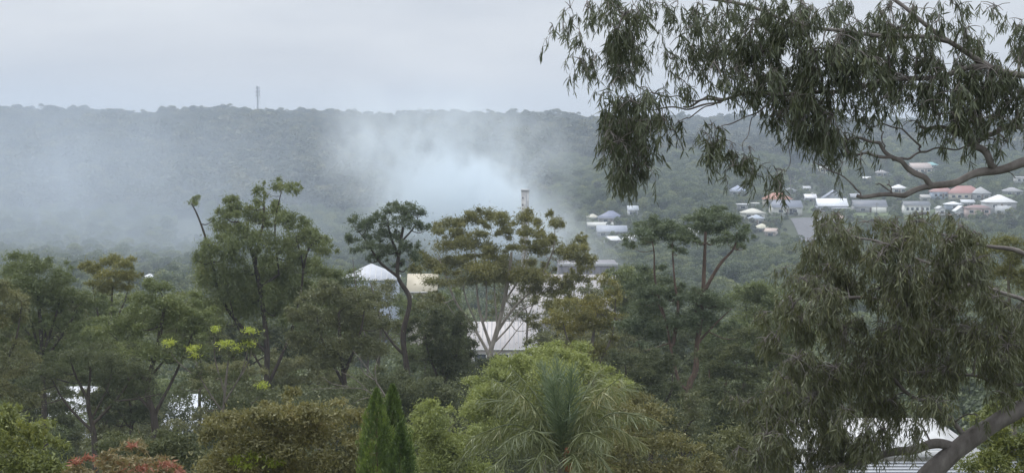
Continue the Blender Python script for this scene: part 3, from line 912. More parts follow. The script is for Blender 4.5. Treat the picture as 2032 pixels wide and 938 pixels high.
# C the yellow gum
tree('gum_tree', 'wide yellow-brown crowned gum with many pale limbs in the middle of the view', 'tree', 125,
     [(968, 790), (972, 705), (985, 660), (1000, 600), (1010, 540), (1015, 500)],
     [[(972, 705), (940, 650), (905, 600), (885, 550), (870, 510)], [(985, 660), (1020, 612), (1060, 575), (1105, 535)],
      [(975, 690), (952, 620), (945, 560), (942, 500)], [(980, 680), (1010, 650), (1036, 618), (1085, 600)],
      [(950, 650), (925, 590), (915, 530)], [(987, 650), (982, 590), (978, 520)], [(972, 720), (1000, 690), (1040, 640)],
      [(965, 640), (965, 570), (960, 510)], [(940, 650), (915, 640), (880, 590)], [(1000, 600), (1035, 540), (1045, 460)], [(1060, 575), (1095, 500), (1100, 450)]],
     [(866, 458, 18, 11), (893, 446, 28, 17), (930, 438, 28, 15), (968, 428, 30, 12), (992, 440, 22, 12), (1040, 434, 26, 18), (1052, 455, 22, 12), (1100, 436, 16, 18),
      (1092, 482, 26, 18), (1135, 488, 24, 18), (1152, 475, 14, 12), (1162, 515, 16, 26), (1122, 505, 25, 14), (1060, 492, 25, 18), (1020, 484, 20, 12),
      (890, 490, 33, 15), (940, 482, 30, 14), (848, 522, 28, 20), (900, 522, 35, 18), (950, 526, 38, 20), (1000, 522, 35, 22), (1040, 538, 35, 22),
      (1080, 545, 30, 20), (870, 550, 25, 14), (828, 528, 18, 16), (1050, 568, 28, 12), (985, 550, 35, 14), (1130, 560, 18, 22), (1132, 590, 12, 22), (910, 466, 22, 12), (955, 462, 24, 12), (1010, 462, 22, 12), (1070, 462, 16, 12), (975, 500, 30, 14), (925, 552, 28, 16), (870, 590, 20, 12), (1085, 600, 22, 14), (1060, 640, 18, 12), (1150, 545, 18, 14), (1100, 570, 20, 14)],
     'gum_yellow', 'bark_pale', .30, lai=3.0, group=BELT)
# D the two-headed gum
tree('gum_tree', 'tall dark gum with two flat heads on bare stems, right of centre', 'tree', 95,
     [(1366, 900), (1367, 773), (1380, 735), (1384, 675), (1393, 618), (1398, 515), (1400, 460)],
     [[(1366, 775), (1347, 755), (1330, 687), (1321, 640), (1300, 590)], [(1396, 580), (1427, 526), (1456, 492), (1462, 460)],
      [(1335, 690), (1345, 610), (1338, 560), (1332, 480)], [(1325, 650), (1300, 560), (1296, 500), (1290, 470)], [(1384, 680), (1420, 640), (1450, 610)]],
     [(1268, 456, 24, 13), (1300, 446, 28, 12), (1335, 450, 25, 17), (1356, 470, 22, 15), (1310, 468, 30, 14), (1253, 485, 15, 10), (1346, 492, 16, 11), (1285, 480, 20, 8),
      (1385, 430, 27, 12), (1420, 427, 30, 12), (1450, 445, 27, 16), (1476, 468, 17, 16), (1400, 455, 35, 18), (1440, 472, 24, 12), (1372, 470, 14, 16), (1470, 490, 12, 9),
      (1300, 553, 40, 15), (1270, 580, 35, 18), (1330, 585, 45, 20), (1380, 590, 40, 20), (1418, 598, 33, 18), (1290, 620, 50, 20), (1350, 632, 50, 22),
      (1405, 640, 38, 20), (1262, 650, 33, 18), (1448, 655, 30, 15), (1300, 665, 40, 18), (1430, 610, 25, 12)],
     'gum_blue', 'bark_brown', .26, lai=2.6, group=BELT)
# E gold crowned
tree('gum_tree', 'gum with a golden brown crown near the left end of the belt', 'tree', 118,
     [(215, 900), (212, 760), (218, 650), (224, 560)], [[(214, 700), (195, 620), (185, 560)], [(216, 660), (245, 600), (255, 550)]],
     [(180, 535, 20, 15), (215, 518, 26, 14), (242, 520, 20, 14), (262, 544, 20, 14), (225, 545, 30, 14), (192, 560, 20, 13), (245, 568, 22, 12), (210, 575, 20, 9)],
     'gum_gold', 'bark_dark', .22, lai=2.5, group=BELT)
# F left group
tree('gum_tree', 'broad mid-green gum with a lumpy top at the left edge', 'tree', 108,
     [(90, 900), (86, 760), (80, 640), (75, 580)], [[(87, 740), (60, 640), (40, 570)], [(86, 700), (110, 620), (120, 560)], [(86, 720), (140, 640), (160, 610)]],
     [(40, 528, 42, 15), (92, 526, 32, 14), (126, 540, 22, 18), (62, 556, 50, 20), (112, 565, 35, 18), (82, 595, 48, 20), (142, 590, 38, 18), (190, 602, 32, 14),
      (50, 635, 50, 25), (120, 640, 50, 22), (180, 660, 45, 25), (30, 690, 40, 30), (100, 700, 50, 30), (170, 720, 45, 28)],
     'gum_green', 'bark_dark', .26, lai=2.2, group=BELT)
tree('gum_tree', 'nearest olive gum cut by the left edge of the view', 'tree', 92,
     [(-20, 930), (-18, 760), (-5, 640)], [[(-15, 760), (30, 680), (45, 610)]],
     [(10, 580, 36, 22), (-20, 560, 35, 20), (25, 610, 30, 18), (-10, 640, 50, 30), (20, 700, 45, 30), (-10, 750, 50, 40), (40, 780, 40, 30)],
     'gum_olive', 'bark_dark', .22, lai=2.0, group=BELT)
# H green spreading with bare limbs
tree('gum_tree', 'spreading green gum with a dark bare forked trunk left of the tall tufted gum', 'tree', 86,
     [(312, 930), (306, 830), (292, 770), (312, 690), (326, 610)],
     [[(303, 815), (262, 770), (238, 700)], [(305, 825), (345, 745), (380, 660)], [(295, 765), (250, 700), (215, 665)], [(300, 745), (335, 700), (350, 650)]],
     [(318, 566, 34, 16), (290, 596, 42, 18), (350, 598, 40, 20), (392, 628, 30, 20), (250, 632, 42, 16), (318, 640, 58, 20), (380, 655, 34, 22),
      (215, 655, 35, 15), (300, 690, 60, 20), (240, 690, 40, 16), (365, 700, 40, 20)],
     'gum_green', 'bark_dark', .26, lai=2.4, group=BELT)
tree('gum_tree', 'sparse dark gum with bare tangled boughs below the gold crowned gum', 'tree', 80,
     [(190, 940), (186, 860), (175, 800), (180, 730)],
     [[(188, 860), (130, 800), (95, 740)], [(187, 840), (240, 780), (270, 730)], [(178, 800), (150, 740), (140, 700)], [(183, 830), (215, 760), (220, 700)], [(230, 795), (275, 790), (320, 780)]],
     [(95, 735, 40, 14), (150, 700, 40, 14), (220, 705, 42, 15), (268, 735, 35, 14), (60, 760, 35, 20), (200, 750, 45, 12), (120, 780, 25, 10), (265, 780, 40, 10)],
     'gum_dark', 'bark_dark', .2, lai=1.6, group=BELT)
# I
tree('gum_tree', 'round olive gum between the tall tufted gum and the twisted one', 'tree', 98,
     [(690, 900), (686, 780), (676, 700), (672, 620)], [[(686, 770), (640, 680), (625, 620)], [(684, 740), (715, 660), (725, 610)]],
     [(640, 588, 45, 17), (692, 592, 40, 17), (735, 600, 28, 16), (650, 630, 55, 22), (715, 640, 48, 22), (620, 670, 45, 24), (680, 680, 50, 24), (740, 680, 30, 20), (600, 620, 30, 20), (640, 715, 50, 20)],
     'gum_olive', 'bark_dark', .24, lai=2.4, group=BELT)
tree('gum_tree', 'scrubby olive gum under the twisted gum with thin bare stems', 'tree', 110,
     [(752, 900), (750, 760), (755, 640), (735, 560)], [[(751, 720), (715, 640), (704, 560), (698, 512)], [(752, 700), (775, 640), (770, 600)]],
     [(760, 590, 26, 14), (730, 620, 26, 14), (775, 640, 28, 18), (845, 600, 30, 16), (850, 640, 28, 16), (760, 690, 34, 20), (700, 585, 12, 10)],
     'gum_olive', 'bark_grey', .13, lai=1.8, group=BELT)
tree('gum_tree', 'dense dark green tree just left of the pale forked trunk', 'tree', 105,
     [(885, 900), (882, 800), (880, 720)], [[(883, 780), (850, 700), (845, 650)], [(882, 760), (910, 690), (915, 640)]],
     [(880, 630, 35, 20), (920, 645, 22, 24), (845, 650, 32, 26), (895, 680, 42, 28), (858, 705, 40, 28), (908, 720, 35, 26), (880, 745, 45, 22)],
     'gum_dark', 'bark_dark', .22, lai=3.0, group=BELT)
tree('bushy_tree', 'low dark evergreen mass around the foot of the twisted gum', 'tree', 88,
     [(800, 960), (800, 880), (800, 800)], [[(800, 860), (760, 790)], [(800, 850), (850, 780)]],
     [(760, 755, 45, 28), (820, 765, 48, 26), (880, 775, 40, 24), (790, 800, 60, 25), (860, 800, 45, 20), (720, 790, 35, 25)],
     'gum_dark', 'bark_dark', .2, lai=2.6, group=BELT)
# K
tree('gum_tree', 'bushy yellow-olive gum right of the pale pink warehouse roof', 'tree', 100,
     [(1182, 900), (1180, 780), (1175, 690), (1185, 620)], [[(1180, 760), (1130, 680), (1115, 630)], [(1180, 740), (1215, 660), (1220, 590)]],
     [(1200, 555, 20, 13), (1216, 575, 16, 15), (1188, 605, 35, 17), (1140, 618, 42, 17), (1212, 640, 36, 22), (1152, 652, 45, 18), (1098, 632, 22, 10), (1200, 688, 36, 24), (1140, 690, 40, 14), (1122, 598, 18, 10)],
     'gum_yellow', 'bark_grey', .2, lai=2.3, group=BELT)
tree('gum_tree', 'dark shaded gum below the lower crown of the two-headed gum', 'tree', 84,
     [(1290, 960), (1292, 860), (1290, 760)], [[(1291, 850), (1250, 770), (1240, 720)], [(1291, 840), (1330, 780), (1335, 740)]],
     [(1240, 710, 34, 20), (1290, 722, 45, 22), (1255, 750, 45, 24), (1310, 770, 40, 24), (1335, 720, 25, 16), (1285, 800, 45, 22)],
     'gum_dark', 'bark_dark', .2, lai=2.3, group=BELT)
tree('gum_tree', 'dark bluish tree right of the two-headed gum trunk', 'tree', 90,
     [(1440, 960), (1442, 860), (1440, 760)], [[(1441, 850), (1410, 780), (1405, 730)], [(1441, 840), (1475, 770), (1485, 720)]],
     [(1420, 705, 32, 18), (1465, 700, 34, 16), (1440, 740, 45, 24), (1500, 740, 35, 24), (1405, 770, 30, 28), (1460, 790, 50, 28), (1430, 830, 40, 20), (1500, 660, 40, 18), (1520, 700, 40, 22)],
     'gum_dark', 'bark_brown', .2, lai=2.5, group=BELT)
tree('gum_tree', 'green gum filling the gap left of the weeping near gum', 'tree', 128,
     [(1530, 900), (1525, 760), (1520, 640)], [[(1525, 740), (1490, 660), (1480, 600)], [(1524, 720), (1560, 650), (1570, 600)]],
     [(1480, 590, 40, 16), (1530, 580, 45, 16), (1500, 620, 50, 20), (1560, 620, 45, 22), (1470, 640, 30, 16), (1540, 660, 50, 24)],
     'gum_green', 'bark_dark', .22, lai=2.2, group=BELT)
# lime tufted sapling
tree('gum_sapling', 'sapling tipped with bright lime green new growth in front of the tall tufted gum', 'tree', 62,
     [(445, 940), (442, 840), (448, 760), (455, 700)],
     [[(443, 820), (395, 750), (382, 705)], [(444, 800), (480, 740), (496, 690)], [(446, 780), (428, 710), (428, 665)], [(395, 752), (350, 715), (336, 690)], [(480, 745), (500, 700), (498, 665)], [(444, 850), (490, 810), (520, 780)]],
     [(336, 692, 16, 8), (383, 708, 16, 9), (428, 664, 14, 9), (450, 694, 22, 10), (497, 668, 20, 8), (492, 694, 22, 10), (468, 706, 18, 9), (400, 740, 30, 14), (460, 750, 34, 16), (520, 778, 20, 10), (480, 800, 26, 14), (370, 775, 25, 14), (425, 800, 28, 14)],
     'gum_dark', 'bark_grey', .09, lai=1.5, leaf_px=7,
     patches=[([(335, 680, 17, 8), (383, 690, 16, 8), (386, 704, 10, 6), (428, 652, 12, 7), (448, 681, 20, 9), (497, 655, 20, 7), (493, 679, 20, 8), (470, 692, 16, 7), (520, 764, 17, 9)], 'lime')])
# dead grey branches
t = empty('dead_tree', tuple(P(790, 900, 66) - np.array([0, 0, 4.0])), 'leafless dead grey tree leaning left behind the pencil pines', 'tree')
root = np.array(t.location)
DEAD = [[(800, 930), (775, 810), (748, 760), (722, 720), (700, 695)], [(778, 815), (730, 775), (690, 768), (620, 770)], [(742, 752), (720, 735), (716, 705)],
        [(730, 776), (700, 750), (660, 730)], [(760, 790), (725, 790), (700, 800)], [(748, 760), (745, 730), (752, 705)], [(690, 768), (660, 760), (640, 745)]]
for i, l in enumerate(DEAD):
    pth = curve([P(a, b, 66) + np.array([0, rng.uniform(-.2, .2), 0]) for a, b in l], 6)
    tb = Tubes(); tb.add(pth - root, np.linspace(.045 if i == 0 else .020, .008, len(pth)), 6)
    obj('trunk' if i == 0 else 'branch', tb.mesh('branch', M['bark_grey']), t)
# gum beyond the near one, right edge
tree('gum_tree', 'golden olive gum crown at the right edge behind the weeping near gum', 'tree', 60,
     [(2010, 1000), (2012, 800), (2005, 640), (2000, 540)], [[(2008, 700), (1970, 600), (1960, 530)], [(2008, 680), (2040, 560)]],
     [(2010, 480, 30, 14), (1975, 492, 30, 16), (2030, 505, 35, 20), (1950, 520, 35, 20), (1995, 540, 40, 24), (2040, 560, 40, 30), (1940, 570, 40, 25)],
     'gum_yellow', 'bark_grey', .15, lai=2.2, group=BELT)

def band(x0, x1, top, bot, y, mat, bark, label, lai=2.2, r0=.16):
    cl = []
    yy = top
    while yy < bot:
        for xx in np.arange(x0 + 18, x1 - 8, 40):
            cl.append((xx + rng.uniform(-12, 12), yy + rng.uniform(-9, 9) + (6 if yy == top else 0) * rng.random(), rng.uniform(22, 36), rng.uniform(12, 20)))
        yy += 30
    xm = (x0 + x1) / 2 + rng.uniform(-15, 15)
    tree('gum_tree', label, 'tree', y, [(xm, bot + 90), (xm + 4, (top + bot) / 2 + 30), (xm - 6, top + 40)],
         [[(xm, bot), (x0 + .25 * (x1 - x0), (top + bot) / 2), (x0 + .15 * (x1 - x0), top + 30)], [(xm, bot), (x1 - .25 * (x1 - x0), (top + bot) / 2), (x1 - .15 * (x1 - x0), top + 30)]],
         cl, mat, bark, r0, lai=lai, group=BELT, leaf_px=6)


band(-20, 130, 650, 800, 135, 'gum_olive', 'bark_dark', 'dull olive gum behind the lumpy topped gum at the left edge')
band(-20, 190, 575, 690, 126, 'gum_olive', 'bark_dark', 'olive gum filling the gap right of the lumpy topped gum')
band(170, 300, 590, 700, 130, 'gum_green', 'bark_dark', 'green gum below the gold crowned gum')
band(330, 440, 600, 700, 128, 'gum_olive', 'bark_dark', 'olive gum touching the tall tufted gum on its left')
band(590, 700, 560, 660, 132, 'gum_green', 'bark_dark', 'green gum touching the tall tufted gum on its right')
band(1090, 1245, 585, 680, 150, 'gum_olive', 'bark_grey', 'olive gum partly hiding the right end of the warehouse', lai=1.5)
band(985, 1085, 560, 640, 170, 'gum_olive', 'bark_grey', 'thin olive gum in front of the warehouse behind the pale limbs', lai=.9)
band(1220, 1300, 545, 640, 150, 'gum_green', 'bark_grey', 'green gum behind the left head of the two-headed gum')
band(55, 148, 800, 900, 112, 'gum_dark', 'bark_dark', 'dark gum hiding the middle of the roof at far left')
band(176, 262, 790, 900, 118, 'gum_olive', 'bark_dark', 'olive gum between the two pale roofs at left')
band(190, 330, 735, 850, 102, 'gum_dark', 'bark_dark', 'dark gum behind the forked trunk of the spreading green gum')
band(400, 530, 730, 870, 98, 'gum_olive', 'bark_dark', 'dark gum behind the lime tufted sapling')
band(520, 700, 720, 860, 122, 'gum_olive', 'bark_brown', 'shaded olive gum right behind the lime tufted sapling')
band(380, 620, 640, 730, 140, 'gum_dark', 'bark_dark', 'dark tree behind the lower trunk of the tall tufted gum')
band(655, 800, 574, 720, 165, 'gum_olive', 'bark_grey', 'olive tree hiding the foot of the white hall')
band(790, 905, 598, 720, 160, 'gum_green', 'bark_grey', 'green tree hiding the foot of the cream-yellow building')
band(900, 1085, 722, 800, 120, 'gum_dark', 'bark_dark', 'low dark blue-green tree at the base of the pale forked trunk')
band(1060, 1260, 668, 790, 135, 'gum_olive', 'bark_grey', 'olive tree in front of the lower warehouse wall')
band(1230, 1420, 655, 760, 140, 'gum_dark', 'bark_dark', 'dark tree behind the fork of the two-headed gum')
band(1400, 1600, 650, 770, 125, 'gum_green', 'bark_grey', 'green tree between the two-headed gum and the weeping gum')
band(1400, 1580, 780, 900, 75, 'gum_dark', 'bark_dark', 'dark tree low beside the weeping gum on its left')
band(1270, 1400, 800, 880, 78, 'gum_olive', 'bark_dark', 'olive tree behind the foot of the two-headed gum trunk')

# ------------------------------------------------------------------ front shrubs
FR = dict(aspect=.38, sub=12, twig_k=.7, thick=None)
tree('shrub', 'large brown and green mottled bush in the bottom foreground with a lime patch', 'shrub', 36,
     [(580, 1150), (580, 1050), (580, 960)], [[(580, 1040), (490, 940), (470, 880)], [(580, 1020), (680, 930), (700, 870)]],
     [(430, 862, 42, 28), (492, 832, 50, 22), (560, 818, 52, 20), (625, 814, 46, 20), (690, 834, 44, 24), (728, 880, 36, 34), (600, 860, 80, 30), (500, 880, 70, 30),
      (440, 920, 60, 34), (560, 920, 80, 36), (680, 910, 64, 40), (740, 950, 40, 36), (640, 970, 90, 36), (450, 980, 80, 30)],
     'brown_green', 'bark_grey', .07, leaf_px=8, lai=3.0,
     patches=[([(470, 912, 22, 9), (510, 900, 26, 11), (545, 915, 24, 12), (490, 925, 20, 8)], 'lime')], **FR)
tree('shrub', 'yellow-green leafy bush in the bottom left corner', 'shrub', 36,
     [(40, 1150), (40, 1060), (40, 960)], [[(40, 1040), (80, 930)], [(40, 1040), (0, 930)]],
     [(15, 832, 34, 22), (60, 850, 30, 20), (88, 862, 18, 22), (20, 880, 48, 28), (85, 900, 40, 28), (40, 930, 60, 32), (110, 940, 36, 26), (-10, 870, 30, 40)],
     'lemon', 'bark_grey', .06, leaf_px=9, lai=2.6, **FR)
tree('shrub', 'reddish tipped bush at the bottom left beside the yellow-green one', 'shrub', 30,
     [(250, 1180), (250, 1080), (250, 980)], [[(250, 1060), (190, 960)], [(250, 1060), (310, 960)]],
     [(165, 922, 26, 13), (215, 915, 30, 15), (255, 888, 26, 14), (280, 905, 30, 14), (330, 928, 32, 12), (230, 940, 50, 20), (300, 950, 50, 20), (170, 955, 40, 16)],
     'red_tip', 'bark_grey', .04, leaf_px=10, lai=2.2,
     patches=[([(152, 916, 16, 7), (176, 908, 14, 7), (262, 884, 12, 5), (282, 928, 22, 8), (332, 922, 22, 8), (356, 934, 14, 6)], 'red_flush')], **FR)
tree('shrub', 'low dark shrub between the reddish bush and the brown-green one', 'shrub', 48,
     [(345, 1060), (345, 980), (345, 920)], [],
     [(345, 870, 40, 22), (300, 890, 36, 24), (380, 900, 36, 30), (335, 920, 50, 30), (250, 880, 50, 22)],
     'gum_dark', 'bark_dark', .05, leaf_px=8, lai=2.4, **FR)
tree('shrub', 'soft light green feathery bush right of the pencil pines', 'shrub', 56,
     [(870, 1060), (870, 980), (870, 900)], [[(870, 960), (840, 860)], [(870, 960), (910, 880)]],
     [(840, 812, 30, 18), (868, 828, 34, 22), (835, 850, 34, 28), (890, 870, 44, 28), (930, 880, 40, 28), (860, 910, 60, 36), (930, 925, 50, 34)],
     'soft_green', 'bark_grey', .07, leaf_px=6, lai=3.2, **FR)
tree('bushy_tree', 'big soft lime green dome of foliage behind the palm', 'tree', 66,
     [(1080, 1020), (1080, 930), (1080, 820)], [[(1080, 900), (990, 800)], [(1080, 900), (1170, 790)]],
     [(1085, 705, 40, 14), (1130, 712, 46, 16), (1040, 722, 44, 17), (1085, 735, 70, 20), (1000, 745, 44, 18), (1170, 745, 48, 20), (965, 778, 40, 22), (1215, 765, 36, 18),
      (1020, 785, 60, 26), (1100, 780, 70, 28), (1180, 790, 60, 26), (950, 820, 45, 30), (1030, 840, 80, 34), (1130, 840, 80, 34)],
     'soft_green', 'bark_grey', .14, leaf_px=5.5, lai=3.2, **FR)
tree('shrub', 'olive brown shrub mass in the foreground right of the palm', 'shrub', 44,
     [(1300, 1120), (1300, 1020), (1300, 920)], [[(1300, 1000), (1240, 880)], [(1300, 1000), (1370, 900)]],
     [(1230, 800, 40, 20), (1290, 820, 46, 22), (1210, 850, 44, 26), (1270, 870, 60, 30), (1340, 880, 46, 26), (1220, 920, 60, 34), (1310, 930, 70, 34), (1400, 930, 46, 30), (1160, 930, 40, 26)],
     'brown_green', 'bark_grey', .08, leaf_px=7, lai=2.6, **FR)
tree('shrub', 'olive shrub under the weeping near gum beside the two-headed gum foot', 'shrub', 52,
     [(1480, 1080), (1480, 980), (1480, 900)], [],
     [(1440, 860, 40, 24), (1490, 880, 44, 26), (1420, 910, 46, 30), (1500, 930, 60, 32), (1560, 900, 50, 34)],
     'gum_olive', 'bark_grey', .06, leaf_px=7, lai=2.4, **FR)
tree('shrub', 'bright yellow-green shrub in the bottom right corner beyond the leaning trunk', 'shrub', 31,
     [(1985, 1180), (1985, 1080), (1985, 980)], [[(1985, 1060), (1940, 930)], [(1985, 1060), (2030, 920)]],
     [(2015, 795, 30, 14), (1985, 812, 30, 16), (1950, 832, 26, 14), (2020, 835, 36, 24), (1965, 860, 36, 24), (2020, 885, 44, 34), (1950, 900, 36, 28), (1925, 925, 30, 18), (1990, 930, 50, 30), (2050, 860, 30, 60)],
     'lemon', 'bark_grey', .05, leaf_px=9, lai=2.8, **FR)


# pencil pines
def pencil_pine(px, ptop, pbot, wpx, y, label):
    s = y / F
    b = P(px, pbot, y); top = P(px, ptop, y)
    gz = float(ground_z(b[0], y)); h = top[2] - gz
    t = empty('pencil_pine', (b[0], y, gz), label, 'conifer', 'pencil pines')
    tb = Tubes(); tb.add([(0, 0, -.1), (0, 0, h * .93)], [.07, .015], 6)
    obj('trunk', tb.mesh('trunk', M['bark_brown']), t)
    n = 34000
    R = wpx * s / 2
    u = rng.random(n) ** .8
    zz = h * (1 - u)                                  # more towards the foot
    prof = R * (np.clip(u * 6.5, 0, 1) ** .8) * (1 - .1 * u)
    a = rng.uniform(0, 2 * np.pi, n)
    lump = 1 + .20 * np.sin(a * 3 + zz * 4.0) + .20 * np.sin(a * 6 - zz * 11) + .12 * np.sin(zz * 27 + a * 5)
    r = prof * lump * (rng.uniform(.35, 1, n) ** .4)
    pos = np.stack([np.cos(a) * r, np.sin(a) * r, zz], 1)
    d = unit(np.stack([np.cos(a) * .5, np.sin(a) * .5, np.full(n, 1.2)], 1) + rng.normal(0, .4, (n, 3)))
    L_ = 7 * s * rng.uniform(.6, 1.3, n)
    V, f = leaf_tris(pos, d, L_, L_ * .35)
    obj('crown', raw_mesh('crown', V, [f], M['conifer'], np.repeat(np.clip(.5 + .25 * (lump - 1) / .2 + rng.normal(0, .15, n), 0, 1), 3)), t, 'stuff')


pencil_pine(748, 772, 938, 70, 33.5, 'bright green pencil pine, the shorter left one of the touching pair')
pencil_pine(780, 764, 938, 66, 34.2, 'bright green pencil pine, the sharper right one of the touching pair')
pencil_pine(795, 840, 960, 58, 33, 'short dark pencil pine at the foot of the touching pair')


# the cocos palm
def palm():
    y = 38.0; s = y / F
    c = P(1118, 905, y)
    gz = float(ground_z(c[0], y))
    t = empty('palm_tree', (c[0], y, gz), 'cocos palm with grey-green arching feathery fronds and an upright spear of young leaves', 'palm')
    root = np.array([c[0], y, gz])
    tb = Tubes(); tb.add([(0, 0, -.3), (.03, 0, (c[2] - gz) * .6), (0, 0, c[2] - gz)], [.17, .13, .11], 10)
    obj('trunk', tb.mesh('trunk', M['bark_grey']), t)
    tb = Tubes(); tb.add([(.10, -.13, c[2] - gz - .28), (.1, -.14, c[2] - gz - .05), (.08, -.1, c[2] - gz + .2)], [.06, .13, .05], 9)
    obj('sheath', tb.mesh('sheath', M['orange_sheath']), t)
    # (end px, end py, sag, depth of the tip towards the viewer, material)
    fr = [(1105, 722, -.15, .1, 'spear'), (1078, 735, -.1, .5, 'spear'), (1135, 730, -.1, -.4, 'spear'), (1095, 750, -.1, -.6, 'spear'),
          (945, 800, .55, .5, 'frond'), (975, 745, .4, -.5, 'frond'), (1010, 735, .35, .6, 'frond'), (925, 880, .7, .3, 'frond'), (960, 935, .8, -.9, 'frond'),
          (1030, 960, .8, -1.5, 'frond'), (1270, 765, .5, .4, 'frond'), (1235, 742, .4, -.4, 'frond'), (1195, 740, .3, .7, 'frond'), (1300, 830, .7, -.3, 'frond'),
          (1290, 900, .8, .7, 'frond'), (1230, 960, .8, -1.3, 'frond'), (1000, 860, .6, -1.2, 'frond'), (1200, 860, .6, -1.3, 'frond'), (1160, 970, .6, -1.9, 'frond'), (900, 930, .75, .8, 'frond')]
    for i, (ex, ey, sag, dd, mm) in enumerate(fr):
        a = c.copy(); e = P(ex, ey, y); e[1] += dd
        L_ = np.linalg.norm(e - a)
        m1 = a * .55 + e * .45 + np.array([0, 0, L_ * (.28 * sag + .05)])
        m2 = a * .2 + e * .8 + np.array([0, 0, L_ * (.16 * sag + .02)])
        pth = curve([a, m1, m2, e], 8)
        tb = Tubes(); tb.add(pth - root, np.linspace(.022, .005, len(pth)), 5)
        fo = obj('frond', tb.mesh('rachis', M[mm]), t)
        seg = np.linalg.norm(np.diff(pth, axis=0), axis=1).cumsum(); seg = np.concatenate([[0], seg]); tot = seg[-1]
        n = 230
        q = np.linspace(.12, 1, n) * tot
        pos = np.stack([np.interp(q, seg, pth[:, k]) for k in range(3)], 1)
        tan = unit(np.gradient(pos, axis=0))
        side = unit(np.cross(tan, np.array([0, 0, 1.0])) + rng.normal(0, .15, (n, 3)))
        sg = np.where(np.arange(n) % 2 == 0, 1, -1)[:, None]
        if mm == 'spear':
            d = unit(tan * 1.1 + side * sg * .6 + rng.normal(0, .38, (n, 3)))
        else:
            d = unit(tan * .45 + side * sg * .5 + np.array([0, 0, -.85]) + rng.normal(0, .42, (n, 3)))
        ll = .42 * np.sin(np.linspace(.35, 2.9, n)) ** .6 * rng.uniform(.7, 1.15, n) + .08
        V, F4, F3 = blade_arrays(pos - root, d, ll, ll * .032 + .003, .25)
        me = raw_mesh('leaflets', V, [F4, F3], M[mm], np.repeat(np.clip(rng.normal(.5, .3, n), 0, 1), 6))
        obj('leaflets', me, fo, 'stuff')


palm()

# ------------------------------------------------------------------ near house roof, bottom right
yN = 34.0
sN = yN / F
a = P(1640, 905, yN); b = P(1905, 905, yN)
gz = float(ground_z((a[0] + b[0]) / 2, yN))
t = empty('neighbour_house', ((a[0] + b[0]) / 2, yN + 1.5, gz), 'nearest neighbour house with white upper roof and ribbed grey veranda roof', 'house')
w = b[0] - a[0]
hz = P(1700, 892, yN)[2] - gz
MB().box(-w / 2 + .1, w / 2 + .5, -1.2, 3.0, 0, hz - .1).obj('wall', paint((.55, .55, .54)), t)
mb = MB()                                           # the upper roof: low, white, rounded at its right end
prof = [(-w / 2 - .5, 0)] + [(w / 2 - .55 + .55 * math.sin(k * math.pi / 10), -.22 * (1 - math.cos(k * math.pi / 10)) * 1.0) for k in range(6)]
V = []; 
for (xx, dz) in prof:
    V += [(xx, -1.45, hz + .02 + dz * .3), (xx, .5, hz + .16 + dz * .5), (xx, -1.45, hz - .08 + dz * .3), (xx, .5, hz + .06 + dz * .5)]
Fq = []
for k in range(len(prof) - 1):
    o0, o1 = k * 4, k * 4 + 4
    Fq += [(o0, o1, o1 + 1, o0 + 1), (o0 + 2, o0 + 3, o1 + 3, o1 + 2), (o0, o0 + 2, o1 + 2, o1), (o0 + 1, o1 + 1, o1 + 3, o0 + 3)]
Fq += [(0, 1, 3, 2), (o1, o1 + 2, o1 + 3, o1 + 1)]
mb.add(V, Fq)
ur = mb.obj('upper_roof', plain_mat('weathered_white_sheet', (0.62, 0.63, 0.64), .5, .25, 1.2, (0.42, 0.42, 0.41), stretch=(1, .3, 1)), t)
for k in range(5):
    MB().box(-w / 2 + k * w / 5, -w / 2 + k * w / 5 + .03, -1.44, -1.40, hz + .024, hz + .05).obj('seam', M['steel'], ur)
MB().box(-w / 2 - .4, w / 2 - .1, -1.56, -1.46, hz - .12, hz - .02).obj('gutter', M['trim'], t)
# veranda roof, each rib a piece
vr = MB()
x0, x1 = -w / 2 - .6, w / 2 + 1.0
vr.add([(x0, -1.5, hz - .22), (x1, -1.5, hz - .22), (x1, -4.6, hz - .85), (x0, -4.6, hz - .85), (x0, -1.5, hz - .27), (x1, -1.5, hz - .27), (x1, -4.6, hz - .90), (x0, -4.6, hz - .90)],
       [(0, 3, 2, 1), (4, 5, 6, 7), (0, 1, 5, 4), (1, 2, 6, 5), (2, 3, 7, 6), (3, 0, 4, 7)])
vo = vr.obj('veranda_roof', plain_mat('weathered_grey_sheet', (0.38, 0.40, 0.43), .5, .3, 1.5, (0.22, 0.22, 0.22)), t)
rib = MB(); rib.add([(x0, -.03, 0), (x1, -.03, 0), (x1, .03, 0), (x0, .03, 0), (x0, 0, .035), (x1, 0, .035)], [(0, 1, 5, 4), (2, 3, 4, 5), (1, 2, 5), (3, 0, 4), (0, 3, 2, 1)])
rme = rib.mesh('rib', paint((.50, .52, .55), .45))
for k in range(22):
    f = k / 21.0
    o = obj('rib', rme, vo)
    o.location = (0, -1.56 - f * 3.0, hz - .218 - (f * 3.0 + .06) / 3.1 * .63)
for xx in (x0 + .2, 0, x1 - .2):
    MB().box(xx - .05, xx + .05, -4.5, -4.4, 0, hz - .92).obj('post', M['trim'], t)


